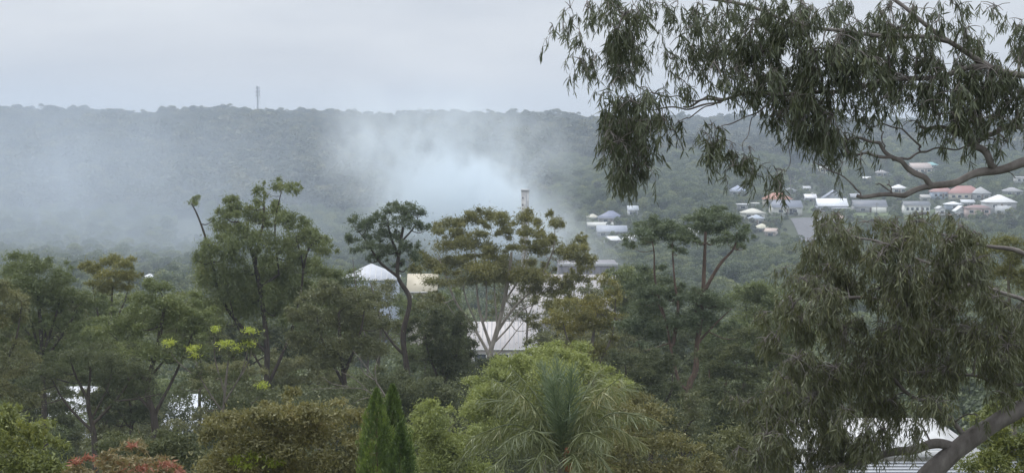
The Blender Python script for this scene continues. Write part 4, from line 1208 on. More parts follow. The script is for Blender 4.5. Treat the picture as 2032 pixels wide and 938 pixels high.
# ------------------------------------------------------------------ the two near gums with hanging leaves
def near_gum(label, root_px, y, trunk, limbs, clumps, mat, r0, leaf_len, lai, n_single=300, root_y=None, dspread=.5, droop=1.5, stray=1.0):
    s = y / F
    bx = P(*root_px, y)
    gz = float(ground_z(bx[0], y))
    root = np.array([bx[0], y, gz])
    t = empty('gum_tree', tuple(root), label, 'tree')
    paths = []
    for li, (l, ra, rb) in enumerate([trunk] + limbs):
        pp = np.array([P(a, b, y + (c[0] if c else 0)) for a, b, *c in l])
        pth = curve(pp, 8)
        if li == 0:
            pth = np.vstack([[pth[0][0] - .1, pth[0][1], gz - .3], pth])
        rr = np.linspace(ra, rb, len(pth)) * s
        if li:
            allp = np.concatenate([p for p, _ in paths])
            dd = np.linalg.norm(allp - pth[0], axis=1)
            if dd.min() < 1.5:
                pth[0] = allp[dd.argmin()]
            pth[2:-1] += .016 * np.sin(np.arange(len(pth) - 3)[:, None] * .55 + rng.uniform(0, 6, 3))
        tb = Tubes(); tb.add(pth - root, rr, 10 if ra > 6 else 6, .06)
        obj('trunk' if li == 0 else 'branch', tb.mesh('branch', M['bark_near']), t)
        paths.append((pth, rr))
    SP, SR = skeleton(paths)
    tw = Tubes()
    LP, LD, LT = [], [], []
    clumps = list(clumps) + [(c[0] + rng.uniform(-.8, .8) * c[2], c[1] + rng.uniform(-.8, .8) * c[3], c[2] * .8, c[3] * .8, (c[4] if len(c) > 4 else 1) * .75)
                             for c in clumps if (c[4] if len(c) > 4 else 1) > .85]
    order = sorted(range(len(clumps)), key=lambda i: -clumps[i][0])
    for ci in order:
        c = clumps[ci]
        dens = c[4] if len(c) > 4 else 1.0
        mid = P(c[0], c[1], y); mid[1] += rng.uniform(-1, 1) * dspread
        rx, rz_ = c[2] * s, c[3] * s; ry = max(.25, (rx + rz_) / 2)
        dv = SP - mid
        cost = np.linalg.norm(dv, axis=1) + np.clip(-dv[:, 2] - .5, 0, None) * .3
        k = cost.argmin(); a = SP[k]
        b = mid + np.array([0, 0, rz_ * .45])
        m_ = (a + b) / 2 + np.array([0, rng.normal(0, .05), .10]) * np.linalg.norm(b - a)
        pth = curve([a, m_, b], 6)
        ra = min(SR[k] * .55, .016)
        rr = np.linspace(ra, ra * .45, len(pth))
        tw.add(pth, rr, 5)
        SP = np.vstack([SP, pth[3:]]); SR = np.concatenate([SR, rr[3:]])
        area = math.pi * rx * rz_
        nl = area * lai * dens / (leaf_len * leaf_len * .13 * .62)
        ntw = max(3, int(nl / 13))
        nsub = max(4, ntw // 2)
        lean = rng.normal(0, .16, 3) * np.array([1, 1, 0])
        u = rng.uniform(-1, 1, (nsub, 3)); u = u[np.linalg.norm(u, axis=1) < 1.15] if nsub > 5 else u
        subs = mid + u * np.array([rx, ry, rz_]) * 1.0 + np.array([0, 0, rz_ * .22])
        for q_ in subs:
            mm_ = (b + q_) / 2 + np.array([0, 0, .08]) * np.linalg.norm(q_ - b)
            tw.add(curve([b, mm_, q_], 3), np.linspace(.006, .003, 7), 3)
        for k2 in range(ntw):
            st = subs[rng.integers(0, len(subs))] + rng.normal(0, .03, 3)
            ln = rng.uniform(.14, .50) * min(1.3, max(.5, rz_ / .35))
            d0 = unit(rng.normal(size=3) * np.array([1, 1, .4]) + np.array([0, 0, -.2]))
            tt = np.linspace(0, 1, 4)[:, None]
            pp = st + d0 * ln * .45 * tt + np.array([0, 0, -1.0]) * ln * .8 * tt ** 1.6
            tw.add(pp, np.linspace(.0028, .0012, 4), 3)
            nn = rng.integers(9, 17)
            f = rng.uniform(.1, 1, nn)
            pos = np.stack([np.interp(f, tt[:, 0], pp[:, k3]) for k3 in range(3)], 1)
            d = unit(rng.normal(size=(nn, 3)) * np.array([.30, .30, .25]) * stray * (1 + .9 * (rng.random((nn, 1)) < .2)) + np.array([0, 0, -droop * .6]) + d0 * .12 + lean)
            LP.append(pos); LD.append(d)
            LT.append(np.clip(rng.normal(.42, .26, nn) + rng.uniform(-.2, .2), 0, 1.25))
    pos = np.concatenate(LP); d = np.concatenate(LD); T = np.concatenate(LT)
    n = len(pos)
    L_ = leaf_len * rng.uniform(.6, 1.25, n); W_ = L_ * rng.uniform(.08, .135, n)
    obj('twigs', raw_mesh('twigs', np.concatenate(tw.V) - root, [np.concatenate(tw.F)], M['bark_near'], smooth_f=True), t, 'stuff')
    # the leaves nearest the viewer are objects of their own
    dep = pos[:, 1]
    uu = (pos[:, 0]) / pos[:, 1]
    vv = (pos[:, 2] - CAM[2]) / pos[:, 1] + sP / cP
    inside = (np.abs(uu) < .262) & (np.abs(vv) < .118)
    sel = np.argsort(np.where(inside, dep - L_ * 3, 1e6))[:n_single]
    mask = np.ones(n, bool); mask[sel] = False
    V, F4, F3 = blade_arrays(pos[mask] - root, d[mask], L_[mask], W_[mask], .16)
    obj('foliage', raw_mesh('foliage', V, [F4, F3], M[mat], np.repeat(T[mask], 6)), t, 'stuff')
    vs = []
    for k in range(6):
        V, F4, F3 = blade_arrays(np.zeros((1, 3)), np.array([[0, 0, -1.0]]), np.array([1.0]), np.array([.135]), .16)
        vs.append(raw_mesh('leaf', V, [F4, F3], M[mat], np.full(6, .15 + .14 * k)))
    for i in sel:
        o = obj('leaf', vs[rng.integers(0, 6)], t)
        q = Vector(-d[i]).to_track_quat('Z', 'Y')
        o.rotation_mode = 'QUATERNION'; o.rotation_quaternion = q
        o.location = pos[i] - root; o.scale = (L_[i],) * 3
    print('near gum leaves', n)
    return t


UP = [  # px, py, rx, ry, density of the upper, hanging foliage
    (1750, 110, 34, 30, 1.2), (1690, 60, 34, 30, .8), (1540, 60, 30, 30, .8), (1480, 100, 26, 28, .8), (1620, 150, 34, 30, 1.2), (1735, 205, 30, 24, .8), (1940, 60, 26, 24, .5), (1820, 190, 26, 24, .9), (1560, 130, 30, 30, 1.0), (1430, 70, 26, 24, .7),
    (1098, 55, 10, 22, .7), (1115, 60, 14, 24, .8), (1130, 30, 16, 22, .8), (1150, 70, 16, 30, .8), (1165, 110, 24, 26, 1.1), (1165, 15, 25, 20, .9), (1180, 130, 16, 20, .8),
    (1205, 20, 30, 30, 1.2), (1235, 50, 28, 40, 1.5), (1240, 95, 30, 40, 1.6), (1225, 115, 24, 30, 1.3), (1240, 145, 22, 25, 1), (1255, 20, 18, 20, 1),
    (1290, 20, 24, 22, .8), (1320, 15, 22, 22, .9), (1345, 10, 20, 18, .8), (1285, 40, 14, 18, .5), (1385, 20, 24, 26, 1.1), (1275, 100, 8, 20, .25), (1310, 70, 10, 14, .12),
    (1375, 65, 28, 18, .7), (1350, 78, 18, 14, .6), (1400, 60, 28, 26, .9), (1375, 105, 26, 24, 1.1), (1420, 100, 30, 30, 1.1), (1450, 40, 32, 34, 1.1), (1405, 140, 26, 28, .9),
    (1325, 130, 16, 20, .5), (1318, 145, 12, 16, .5), (1340, 165, 18, 18, .7), (1370, 150, 20, 22, .8), (1365, 180, 14, 14, .5), (1440, 150, 24, 28, 1), (1465, 110, 30, 40, 1.2),
    (1490, 60, 34, 40, 1.0), (1500, 15, 36, 22, 1.0), (1480, 165, 28, 30, 1.2), (1510, 120, 30, 36, 1.3), (1545, 40, 36, 34, .9), (1550, 90, 32, 34, 1.2), (1530, 165, 32, 34, 1.4),
    (1220, 165, 18, 20, .7), (1205, 190, 16, 18, .8), (1265, 185, 26, 22, .9), (1235, 205, 34, 22, 1.2), (1295, 195, 20, 16, .9), (1310, 215, 28, 18, .8),
    (1215, 245, 26, 34, 1.5), (1245, 260, 34, 44, 1.8), (1225, 295, 32, 36, 1.6), (1285, 255, 28, 32, 1.2), (1310, 245, 22, 26, .7), (1270, 305, 32, 34, 1.2), (1245, 335, 28, 26, 1.4), (1250, 365, 14, 26, 1.1), (1275, 335, 16, 20, .6),
    (1330, 265, 18, 16, .6), (1350, 250, 12, 14, .3), (1310, 290, 12, 18, .4),
    (1418, 262, 24, 16, 1.0), (1405, 290, 18, 26, 1.0), (1430, 290, 22, 26, 1.1), (1455, 290, 18, 14, .6), (1470, 320, 20, 18, .9), (1490, 330, 22, 22, 1.0), (1450, 335, 14, 16, .7), (1480, 300, 12, 20, .5), (1520, 335, 18, 12, .35), (1548, 360, 18, 22, .9), (1535, 370, 12, 16, .6), (1555, 345, 14, 14, .4),
    (1590, 20, 36, 30, .9), (1580, 70, 34, 36, 1.3), (1600, 120, 36, 40, 1.6), (1570, 180, 34, 36, 1.6), (1590, 220, 34, 34, 1.6), (1555, 235, 30, 26, 1.2), (1610, 175, 34, 36, 1.7), (1615, 255, 28, 26, 1.2), (1580, 262, 22, 16, .8),
    (1640, 30, 36, 30, .8), (1650, 90, 36, 36, 1.5), (1660, 140, 36, 36, 1.6), (1650, 200, 34, 30, 1.1), (1640, 245, 30, 34, 1.1), (1655, 280, 30, 26, 1.0), (1640, 310, 14, 18, .7), (1680, 290, 30, 30, .9), (1695, 320, 20, 18, .5), (1660, 330, 8, 20, .3),
    (1700, 30, 34, 28, .8), (1710, 80, 34, 30, 1.0), (1715, 130, 36, 34, 1.5), (1700, 180, 32, 24, .9), (1710, 225, 34, 20, .7), (1725, 250, 26, 20, .5), (1740, 190, 30, 20, .6),
    (1760, 30, 36, 30, 1.1), (1770, 80, 36, 36, 1.6), (1780, 130, 34, 30, 1.4), (1760, 160, 30, 20, .9), (1800, 170, 32, 26, 1.1), (1790, 205, 34, 18, .5), 
    (1820, 20, 34, 24, .9), (1840, 60, 34, 28, .8), (1830, 110, 34, 34, 1.5), (1850, 150, 34, 34, 1.6), (1870, 200, 36, 34, 1.5), (1850, 235, 30, 18, .8), (1820, 245, 24, 14, .5),
    (1880, 30, 30, 28, .8), (1900, 70, 30, 28, .7), (1890, 120, 24, 16, .5), (1910, 150, 30, 30, 1.4), (1920, 200, 36, 36, 1.6), (1890, 250, 30, 28, 1.2), (1880, 280, 18, 18, .7),
    (1960, 20, 20, 14, .3), (1945, 110, 34, 26, 1.0), (1960, 150, 36, 34, 1.6), (1975, 200, 36, 36, 1.6), (1950, 245, 34, 24, .9), (1930, 300, 20, 24, .7), (1965, 285, 12, 18, .4),
    (2005, 60, 30, 34, .7), (2015, 100, 32, 34, 1.2), (2015, 160, 34, 36, 1.6), (2020, 210, 34, 34, 1.5), (2005, 255, 30, 22, .8), (2000, 290, 20, 20, .5), (2040, 270, 24, 24, .7), (1990, 20, 24, 18, .5),
]
near_gum('near gum overhanging from the top right with drooping leaves and a long bare lower branch', (2300, 900), 20.0,
         ([(2260, 900), (2250, 700), (2210, 480), (2180, 290), (2160, 120), (2120, -60)], 34, 20),
         [([(2200, 420), (2120, 300), (2040, 322), (1960, 340), (1900, 358), (1820, 378), (1770, 388), (1700, 388)], 12, 3.5),
          ([(1848, 368), (1815, 340), (1780, 318), (1750, 292), (1725, 277), (1680, 277)], 6.5, 2),
          ([(1778, 318), (1740, 307), (1700, 306), (1670, 290)], 4, 1.5),
          ([(1780, 314), (1815, 310), (1840, 297), (1880, 296), (1925, 290)], 2.5, 1.5),
          ([(1826, 302), (1820, 283), (1785, 255), (1755, 248), (1720, 250)], 2.2, 1.2),
          ([(1710, 386), (1690, 365), (1660, 343), (1612, 322)], 2.2, 1),
          ([(1772, 384), (1755, 370), (1738, 365)], 2, 1), ([(1768, 380), (1764, 368), (1762, 358)], 1.6, .8),
          ([(1756, 294), (1752, 270), (1746, 252)], 1.6, .8),
          ([(1975, 335), (1950, 300), (1925, 280), (1900, 262), (1860, 254), (1825, 252)], 8, 3),
          ([(1935, 290), (1960, 266), (2000, 255), (2060, 240), (2170, 200)], 5, 6),
          ([(1985, 335), (2000, 343), (2015, 352)], 1.6, .8),
          ([(2170, 210), (2060, 160), (1960, 130), (1880, 80), (1800, 20), (1740, -30)], 8, 3),
          ([(1960, 130), (1860, 150), (1740, 165), (1640, 185), (1540, 185), (1450, 193), (1400, 200), (1355, 212)], 6, 2),
          ([(1452, 194), (1410, 194), (1370, 198), (1330, 190), (1290, 185)], 2.2, 1),
          ([(1440, 198), (1390, 212), (1340, 215), (1290, 215), (1240, 200)], 2.2, 1.0),
          ([(1430, 200), (1390, 218), (1365, 235), (1345, 240)], 1.6, .8),
          ([(1880, 80), (1760, 70), (1640, 60), (1500, 20), (1380, -10), (1260, -20), (1150, -10)], 5, 1.5),
          ([(1540, 190), (1500, 225), (1460, 240), (1425, 255)], 1.8, .9), ([(1500, 225), (1480, 270), (1475, 300)], 1.0, .6), ([(1560, 240), (1568, 300), (1560, 340)], 1.0, .6)],
         UP, 'gum_near', 0, .106, 3.3, dspread=.55)

LO = [
    (1650, 432, 24, 14, .8), (1690, 440, 34, 16, .8), (1740, 452, 30, 16, .7), (1790, 440, 34, 16, .9), (1840, 440, 36, 16, .9), (1880, 452, 30, 18, .8), (1635, 460, 26, 24, 1.0), (1620, 490, 20, 24, .8),
    (1680, 475, 34, 26, 1.1), (1740, 490, 38, 28, 1.1), (1800, 475, 40, 26, 1.1), (1855, 480, 36, 28, 1.0), (1905, 470, 26, 22, .9), (1930, 478, 18, 20, .8),
    (1640, 520, 36, 30, 1.1), (1700, 530, 40, 32, 1.2), (1770, 535, 42, 32, 1.1), (1840, 530, 42, 32, 1.1), (1900, 520, 36, 34, 1.1), (1940, 540, 26, 34, .7),
    (1590, 560, 34, 20, .9), (1570, 600, 30, 24, 1.0), (1540, 640, 28, 20, .8), (1620, 580, 38, 30, 1.1), (1690, 590, 42, 32, 1.2), (1765, 595, 44, 34, 1.2), (1840, 595, 44, 34, 1.2), (1910, 590, 42, 34, 1.1), (1975, 590, 36, 34, .9),
    (1600, 650, 40, 32, 1.2), (1540, 680, 28, 26, .9), (1670, 660, 44, 34, 1.2), (1750, 665, 46, 36, 1.3), (1830, 665, 46, 36, 1.3), (1910, 660, 46, 36, 1.3), (1980, 660, 44, 36, 1.1), (2030, 640, 36, 40, .9),
    (1570, 715, 36, 32, 1.1), (1530, 740, 24, 26, .7), (1640, 730, 42, 34, 1.2), (1720, 735, 44, 34, 1.3), (1800, 735, 44, 30, 1.3), (1880, 725, 46, 32, 1.2), (1960, 725, 44, 30, 1.2), (2030, 710, 40, 40, 1.1),
    (1540, 790, 40, 34, 1.1), (1600, 790, 40, 36, 1.3), (1670, 790, 42, 34, 1.2), (1740, 790, 44, 26, 1.2), (1820, 785, 42, 22, 1.0), (1890, 780, 36, 20, .7), (2000, 765, 36, 14, .8), (1945, 765, 30, 16, .7),
    (1500, 850, 34, 34, 1.0), (1560, 860, 42, 36, 1.2), (1630, 850, 34, 34, 1.0), (1695, 860, 24, 40, 1.4), (1800, 840, 24, 34, 1.3), (1750, 830, 26, 14, .4), (1480, 900, 32, 34, 1.0), (1550, 915, 44, 30, 1.2), (1620, 915, 40, 26, .9),
    (1835, 860, 14, 24, .4), (1660, 880, 32, 40, 1.3), (1715, 895, 26, 30, 1.2), (1760, 875, 18, 24, .6), (1740, 850, 30, 20, .7), (1700, 905, 22, 18, .6), (1780, 900, 14, 14, .3), (1470, 820, 22, 24, .5), (1925, 820, 10, 16, .6)]
near_gum('weeping dark near gum at lower right with a smooth grey leaning trunk', (1700, 1150), 25.0,
         ([(1700, 1150), (1780, 1020), (1850, 935), (1920, 875), (1980, 835), (2050, 790), (2120, 700), (2130, 600), (2080, 520)], 24, 12),
         [([(1905, 885), (1850, 882), (1790, 895), (1720, 910), (1660, 930), (1600, 965)], 11, 5),
          ([(1920, 872), (1885, 830), (1840, 800), (1790, 770), (1740, 700)], 6, 3),
          ([(2125, 720), (2060, 760), (1990, 762), (1930, 745), (1870, 735), (1800, 735), (1720, 690), (1640, 660)], 4.5, 1.5),
          ([(2130, 640), (2040, 600), (1940, 560), (1840, 520), (1740, 480), (1660, 460)], 5, 1.5),
          ([(2100, 560), (2020, 500), (1930, 480), (1860, 460)], 6, 2.5),
          ([(1940, 560), (1820, 600), (1700, 590), (1600, 590), (1560, 620)], 5, 2),
          ([(1740, 640), (1760, 638), (1785, 640)], 2, 1.5), ([(1720, 690), (1650, 760), (1580, 800), (1520, 860)], 4, 2),
          ([(1930, 745), (1945, 700), (1990, 660)], 3, 1.5)],
         LO, 'gum_low', 0, .112, 5.6, dspread=1.1, stray=1.2)

# ------------------------------------------------------------------ background trees one can pick apart: one of each kind, then copies
def proto_tree(name, label, seed, R, H_, n, card, mat, bark, group, stem=.45):
    r = np.random.default_rng(seed)
    t = empty(name, (0, 0, 0), label, 'tree', group)
    p = crown_proto('crown', seed, R, H_, n, card, mat, lumps=11)
    link(p, t); p['kind'] = 'stuff'
    tb = Tubes(); tb.add([(0, 0, -.6), (r.normal(0, .2), r.normal(0, .2), H_ * stem), (r.normal(0, .4), r.normal(0, .4), H_ * .72)], [R * .06, R * .045, R * .02], 6)
    obj('trunk', tb.mesh('trunk', M[bark]), t)
    return t


def copy_tree(o):
    c = o.copy(); COL.objects.link(c)
    for ch in o.children:
        k = ch.copy(); COL.objects.link(k); k.parent = c
    return c


SG = 'trees standing among the hillside houses'
sub_protos = [proto_tree('garden_tree', 'round mid-green garden tree among the hillside houses', 101, 4.2, 8, 1400, .38, M['valley'], 'bark_grey', SG),
              proto_tree('dark_tree', 'dark bushy tree among the hillside houses', 102, 4.6, 9.5, 1400, .38, M['forest'], 'bark_dark', SG),
              proto_tree('pale_tree', 'pale yellow-green garden tree among the hillside houses', 103, 3.4, 6, 1000, .34, M['gum_olive'], 'bark_grey', SG)]
RO = np.array(ROOFS)


def to_px(x, y, z):
    d = np.array([x, y, z]) - CAM
    f = d @ FWD
    return 1016 + F * d[0] / f, 469 - F * (d @ UPV) / f


def fits(x, y, top, rad, slack=0.0, limits=True):
    """a filler tree may stand here if it is off every building and does not cover what the photograph shows of one"""
    if (np.hypot(RO[:, 0] - x, RO[:, 1] - y) < RO[:, 2] + rad * .8).any():
        return False
    cx, ct = to_px(x, y, top)
    rp = rad * F / y
    m = (RO[:, 3] - rp * .7 < cx) & (RO[:, 4] + rp * .7 > cx) & (RO[:, 6] > y)
    if limits and (RO[m, 5] - slack > ct).any():
        return False
    return True


used = [False] * 3
cnt = 0
SUBP = []
SUBT = []
for k in range(6000):
    if cnt >= 280:
        break
    y = rng.uniform(740, 1340); px = rng.uniform(1070, 2090)
    x = (px - 1016) / F * y
    ki = int(rng.choice(3, p=[.45, .4, .15])); sc_ = rng.uniform(.3, 1.1)
    g0 = float(ground_z(x, y)); rad = (4.6, 4.9, 3.8)[ki] * sc_; hh = (9, 10.5, 7)[ki] * sc_
    if not fits(x, y, g0 + hh, rad, rng.choice([0, 3, 7])):
        continue
    if SUBP and min((x - a) ** 2 + (y - b) ** 2 for a, b in SUBP) < 20:
        continue
    if 1560 < px < 1680 and to_px(x, y, g0)[1] > 428 and to_px(x, y, g0 + hh)[1] < 470:
        continue
    SUBP.append((x, y))
    o = sub_protos[ki] if not used[ki] else copy_tree(sub_protos[ki]); used[ki] = True
    o.location = (x, y, g0)
    o.scale = (sc_,) * 3; o.rotation_euler = (0, 0, rng.uniform(0, 6.28))
    SUBT.append((o, x, y, ki, sc_))
    cnt += 1
REFS = ['the lone blue-grey hip roof', 'the orange roofed house', 'the slate-grey roofed house', 'the flat white carport', 'the tiny balcony house', 'the pale cream hip roof', 'the pale blue pavilion roof', 'the cream-green pyramid roof', 'the low tan shed', 'the roof with a white chimney', 'the grey-blue gable', 'the widest white sheet roof', 'the long dark grey roof', 'the two storey white house', 'the narrow white cottage', 'the low white roof', 'the steep white shed', 'the pinkish brown house', 'the big pale hip roof', 'the pale blue walled house', 'the long red tiled roof', 'the grey roof by the red one', 'the small white roof under the branch', 'the beige uppermost house', 'the teal roofed shed', 'the small cream house', 'the tiny white shed', 'the white railed house','the tiny grey roof','the small grey gable','the high brownish hip roof','the light grey squeezed roof','the dark grey hip roof','the small brownish roof','the small slate roof','the tan roof by the road', 'the dark blue-grey hip roof', 'the small white gabled house', 'the small cream roof', 'the long off-white roof', 'the wide flat grey roof', 'the bright white small roof', 'the white tent-shaped roof', 'the roof between gum heads']
ORD = ['nearest to it', 'second nearest', 'third nearest', 'fourth nearest', 'fifth nearest', 'sixth nearest', 'seventh nearest', 'eighth nearest', 'ninth nearest', 'tenth nearest']


def size_word(f):
    return 'small' if f < .33 else ('medium' if f < .66 else 'big')


def name_by_anchor(items):
    """items: (object, kind words, side words, anchor words, distance); the ordinal tells apart those that would read alike"""
    seen = {}
    for o, kw, sd, an, dist in sorted(items, key=lambda q: q[4]):
        k = (kw, sd, an); n = seen.get(k, 0); seen[k] = n + 1
        o['label'] = ' '.join([kw, sd, an + ',', ORD[min(n, 9)]]) if True else ''


it = []
for o, x, y, ki, sc_ in SUBT:
    m = len(REFS)
    dd = np.hypot(RO[:m, 0] - x, RO[:m, 1] - y); j = int(dd.argmin())
    dx = (x / y - RO[j, 0] / RO[j, 1]) * F; dy = y - RO[j, 1]
    side = ('in front of' if dy < 0 else 'behind') if abs(dy) > abs(x - RO[j, 0]) * 1.5 else ('left of' if dx < 0 else 'right of')
    it.append((o, size_word((sc_ - .3) / .8) + ' ' + ('round green tree', 'dark bushy tree', 'pale yellow-green tree')[ki], side, REFS[j], float(dd[j])))
name_by_anchor(it)
print('suburb trees', cnt)

# valley canopy (one mass), kept off the buildings and out of their view
v = np.concatenate([valley_pts(165, 700, 6.6), valley_pts(700, 1360, 7.2)])
scv = rng.uniform(.55, 1.05, len(v))
zv = ground_z(v[:, 0], v[:, 1])
pxv = v[:, 0] / v[:, 1] * F + 1016
ok = []
for (a, b), zz, q, pp in zip(v, zv, scv, pxv):
    g_ = True
    if b > 1010 and a < 10:
        g_ = False
    else:
        g_ = fits(a, b, zz + 11.5 * q, 4.6 * q)
        if g_ and 1560 < pp < 1680 and b > 560 and to_px(a, b, zz + 8 * q)[1] < 474:
            g_ = False
        if g_ and b > 740 and a > 20 and rng.random() < .10:
            g_ = False
    if not g_ and not (b > 1010 and a < 10) and b > 600:      # a smaller tree may still fit here
        for f_ in (.55, .32):
            if fits(a, b, zz + 11.5 * q * f_, 4.6 * q * f_, 3) and not (1560 < pp < 1680 and to_px(a, b, zz + 8 * q * f_)[1] < 474 and b > 560):
                scv[len(ok)] = q * f_; g_ = True
                break
    ok.append(g_)
ok = np.array(ok)
v, scv, zv = v[ok], scv[ok], zv[ok]
vp = [crown_proto('valley_crown', 40 + i, 4.6, 9 + (i % 3) * 1.6, 2600, .26, M['valley'], lumps=10) for i in range(6)]
scatter('valley_woodland', np.column_stack([v, zv - 1.0]), scv, vp)

g = []
for y in np.arange(770, 1290, 5.0):
    for x in np.arange(20, y * .2674 * 1.08, 5.0):
        if rng.random() < .78:
            g.append((x + rng.uniform(-2.4, 2.4), y + rng.uniform(-2.4, 2.4)))
g = np.array(g)
sg = rng.uniform(.14, .40, len(g)) * (1 + .5 * (np.sin(g[:, 0] * .08) * np.sin(g[:, 1] * .05)))
kp = []
for (a, b), q in zip(g, sg):
    pp, pyy = to_px(a, b, float(ground_z(a, b)))
    inroof = (np.hypot(RO[:, 0] - a, RO[:, 1] - b) < RO[:, 2] + .3).any()
    kp.append(not inroof and not (1562 < pp < 1680 and 430 < pyy < 486) and not (rng.random() < .5 and 1600 < pp < 1860 and 408 < pyy < 440))
kp = np.array(kp)
g, sg = g[kp], sg[kp]
shp = [crown_proto('shrub_crown', 60 + i, 5.0, 8, 700, .5, M['valley' if i < 2 else 'forest'], lumps=6) for i in range(4)]
scatter('hillside_shrubs', np.column_stack([g, ground_z(g[:, 0], g[:, 1]) - .3]), sg, shp)

# fillers of the belt, each an object; tops stay below the crowns that the photograph shows above them
LIMX = [-60, 0, 200, 290, 400, 470, 560, 650, 760, 850, 905, 930, 1065, 1085, 1100, 1250, 1400, 1560, 1700, 2060]
LIMY = [640, 640, 650, 680, 690, 650, 640, 630, 640, 620, 650, 735, 730, 680, 655, 640, 640, 640, 630, 600]
UG = 'understorey bushes between the belt trees'
ub = [proto_tree('understorey_bush', 'dark green understorey bush in the shade between the gum trunks', 201, 2.6, 3.6, 6000, .085, M['gum_dark'], 'bark_dark', UG, .3),
      proto_tree('understorey_bush', 'dull olive understorey bush in the shade between the gum trunks', 202, 2.5, 3.4, 6000, .085, M['gum_olive'], 'bark_dark', UG, .3),
      proto_tree('understorey_bush', 'mid green understorey bush between the gum trunks', 203, 2.6, 3.8, 6000, .085, M['gum_green'], 'bark_dark', UG, .3)]
for o in ub:
    o['category'] = 'bush'
TG = 'slender young gums between the belt trees'
st = [proto_tree('young_gum', ('slender olive young gum with a small crown among the belt trees', 'slender dark young gum with a small crown among the belt trees', 'slender green young gum with a small crown among the belt trees')[i],
                 301 + i, 2.6, 8.5 + i, 7000, .075, M[('gum_olive', 'gum_dark', 'gum_green')[i]], ('bark_grey', 'bark_dark', 'bark_grey')[i], TG, .7) for i in range(3)]
FILL = ub + st
us = [False] * 6
placed = []
FILLED = []
HOLES = [(152, 174, 758, 800), (112, 120, 850, 885), (358, 386, 806, 860)]
for k in range(9000):
    if len(placed) >= 420:
        break
    y = 84 + 130 * rng.random() ** 1.2; px = rng.uniform(-40, 1620)
    x = (px - 1016) / F * y
    i = int(rng.choice(6, p=[.14, .14, .08, .22, .22, .20])); sc_ = rng.uniform(.7, 1.15)
    g0 = float(ground_z(x, y)) - .2
    hh = (4.4, 4.2, 4.6, 9.4, 10.4, 11.4)[i] * sc_; rad = 2.6 * sc_
    cx, ct = to_px(x, y, g0 + hh)
    if i < 3 and ct < 800:
        continue
    if ct < np.interp(cx, LIMX, LIMY) + rng.uniform(0, 60) or ct > 960:
        continue
    rp = rad * F / y
    if rng.random() > .35 and any(cx + rp * .7 > h0 and cx - rp * .7 < h1 and ct < h3 for h0, h1, h2, h3 in HOLES if y < 150):
        continue
    if (np.hypot(RO[:, 0] - x, RO[:, 1] - y) < RO[:, 2] * .8 + rad * .3).any():
        continue
    if placed and min((x - a) ** 2 + (y - b) ** 2 for a, b in placed) < 2.2:
        continue
    placed.append((x, y))
    o = FILL[i] if not us[i] else copy_tree(FILL[i]); us[i] = True
    o.location = (x, y, g0)
    o.scale = (sc_, sc_, sc_); o.rotation_euler = (0, 0, rng.uniform(0, 6.28))
    FILLED.append((o, cx, y, ct))
ANC = [(-10, 'the left picture edge'), (90, 'the lumpy topped gum'), (218, 'the gold crowned gum'), (310, 'the dark forked trunk'), (440, 'the lime tufted sapling'), (525, 'the tall tufted gum'),
       (600, 'the brown-green bush'), (690, 'the round olive gum'), (755, 'the pencil pines'), (808, 'the twisted gum'), (882, 'the dense dark tree'), (970, 'the pale forked trunk'), (1090, 'the palm'),
       (1180, 'the yellow-olive gum'), (1290, 'the dark shaded gum'), (1367, 'the two-headed gum'), (1440, 'the dark bluish tree'), (1530, 'the weeping near gum')]
it = []
for o, cx, y, ct in FILLED:
    j = int(np.argmin([abs(cx - a) for a, _ in ANC]))
    kw = {'u': o['label'].split(' in the shade')[0].split(' between')[0], 's': o['label'].split(' with')[0]}['u' if o['category'] == 'bush' else 's']
    it.append((o, ('near ' if y < 95 else 'mid-distance ' if y < 140 else 'far ') + kw, 'just left of' if cx < ANC[j][0] else 'just right of', ANC[j][1], abs(cx - ANC[j][0]) + y * .01))
name_by_anchor(it)
for q in list(bpy.data.objects):
    if q.get('label') and len(q['label'].split()) > 16:
        print('LONG', q['label'])
print('belt fillers', len(placed))


# ------------------------------------------------------------------ haze and smoke
def volume_box(name, x0, x1, y0, y1, z0, z1, mat):
    o = MB().box(x0, x1, y0, y1, z0, z1).obj(name, mat)
    o['kind'] = 'stuff'
    return o


hm, N, L = new_mat('haze')
o_ = N.new('ShaderNodeOutputMaterial'); pv = N.new('ShaderNodeVolumePrincipled')
pv.inputs['Color'].default_value = (.74, .85, 1.0, 1); pv.inputs['Density'].default_value = 0.00025
pv.inputs['Anisotropy'].default_value = 0.0
L.new(pv.outputs[0], o_.inputs['Volume'])
volume_box('haze', -2300, 2300, -70, 4030, -5, 135, hm)


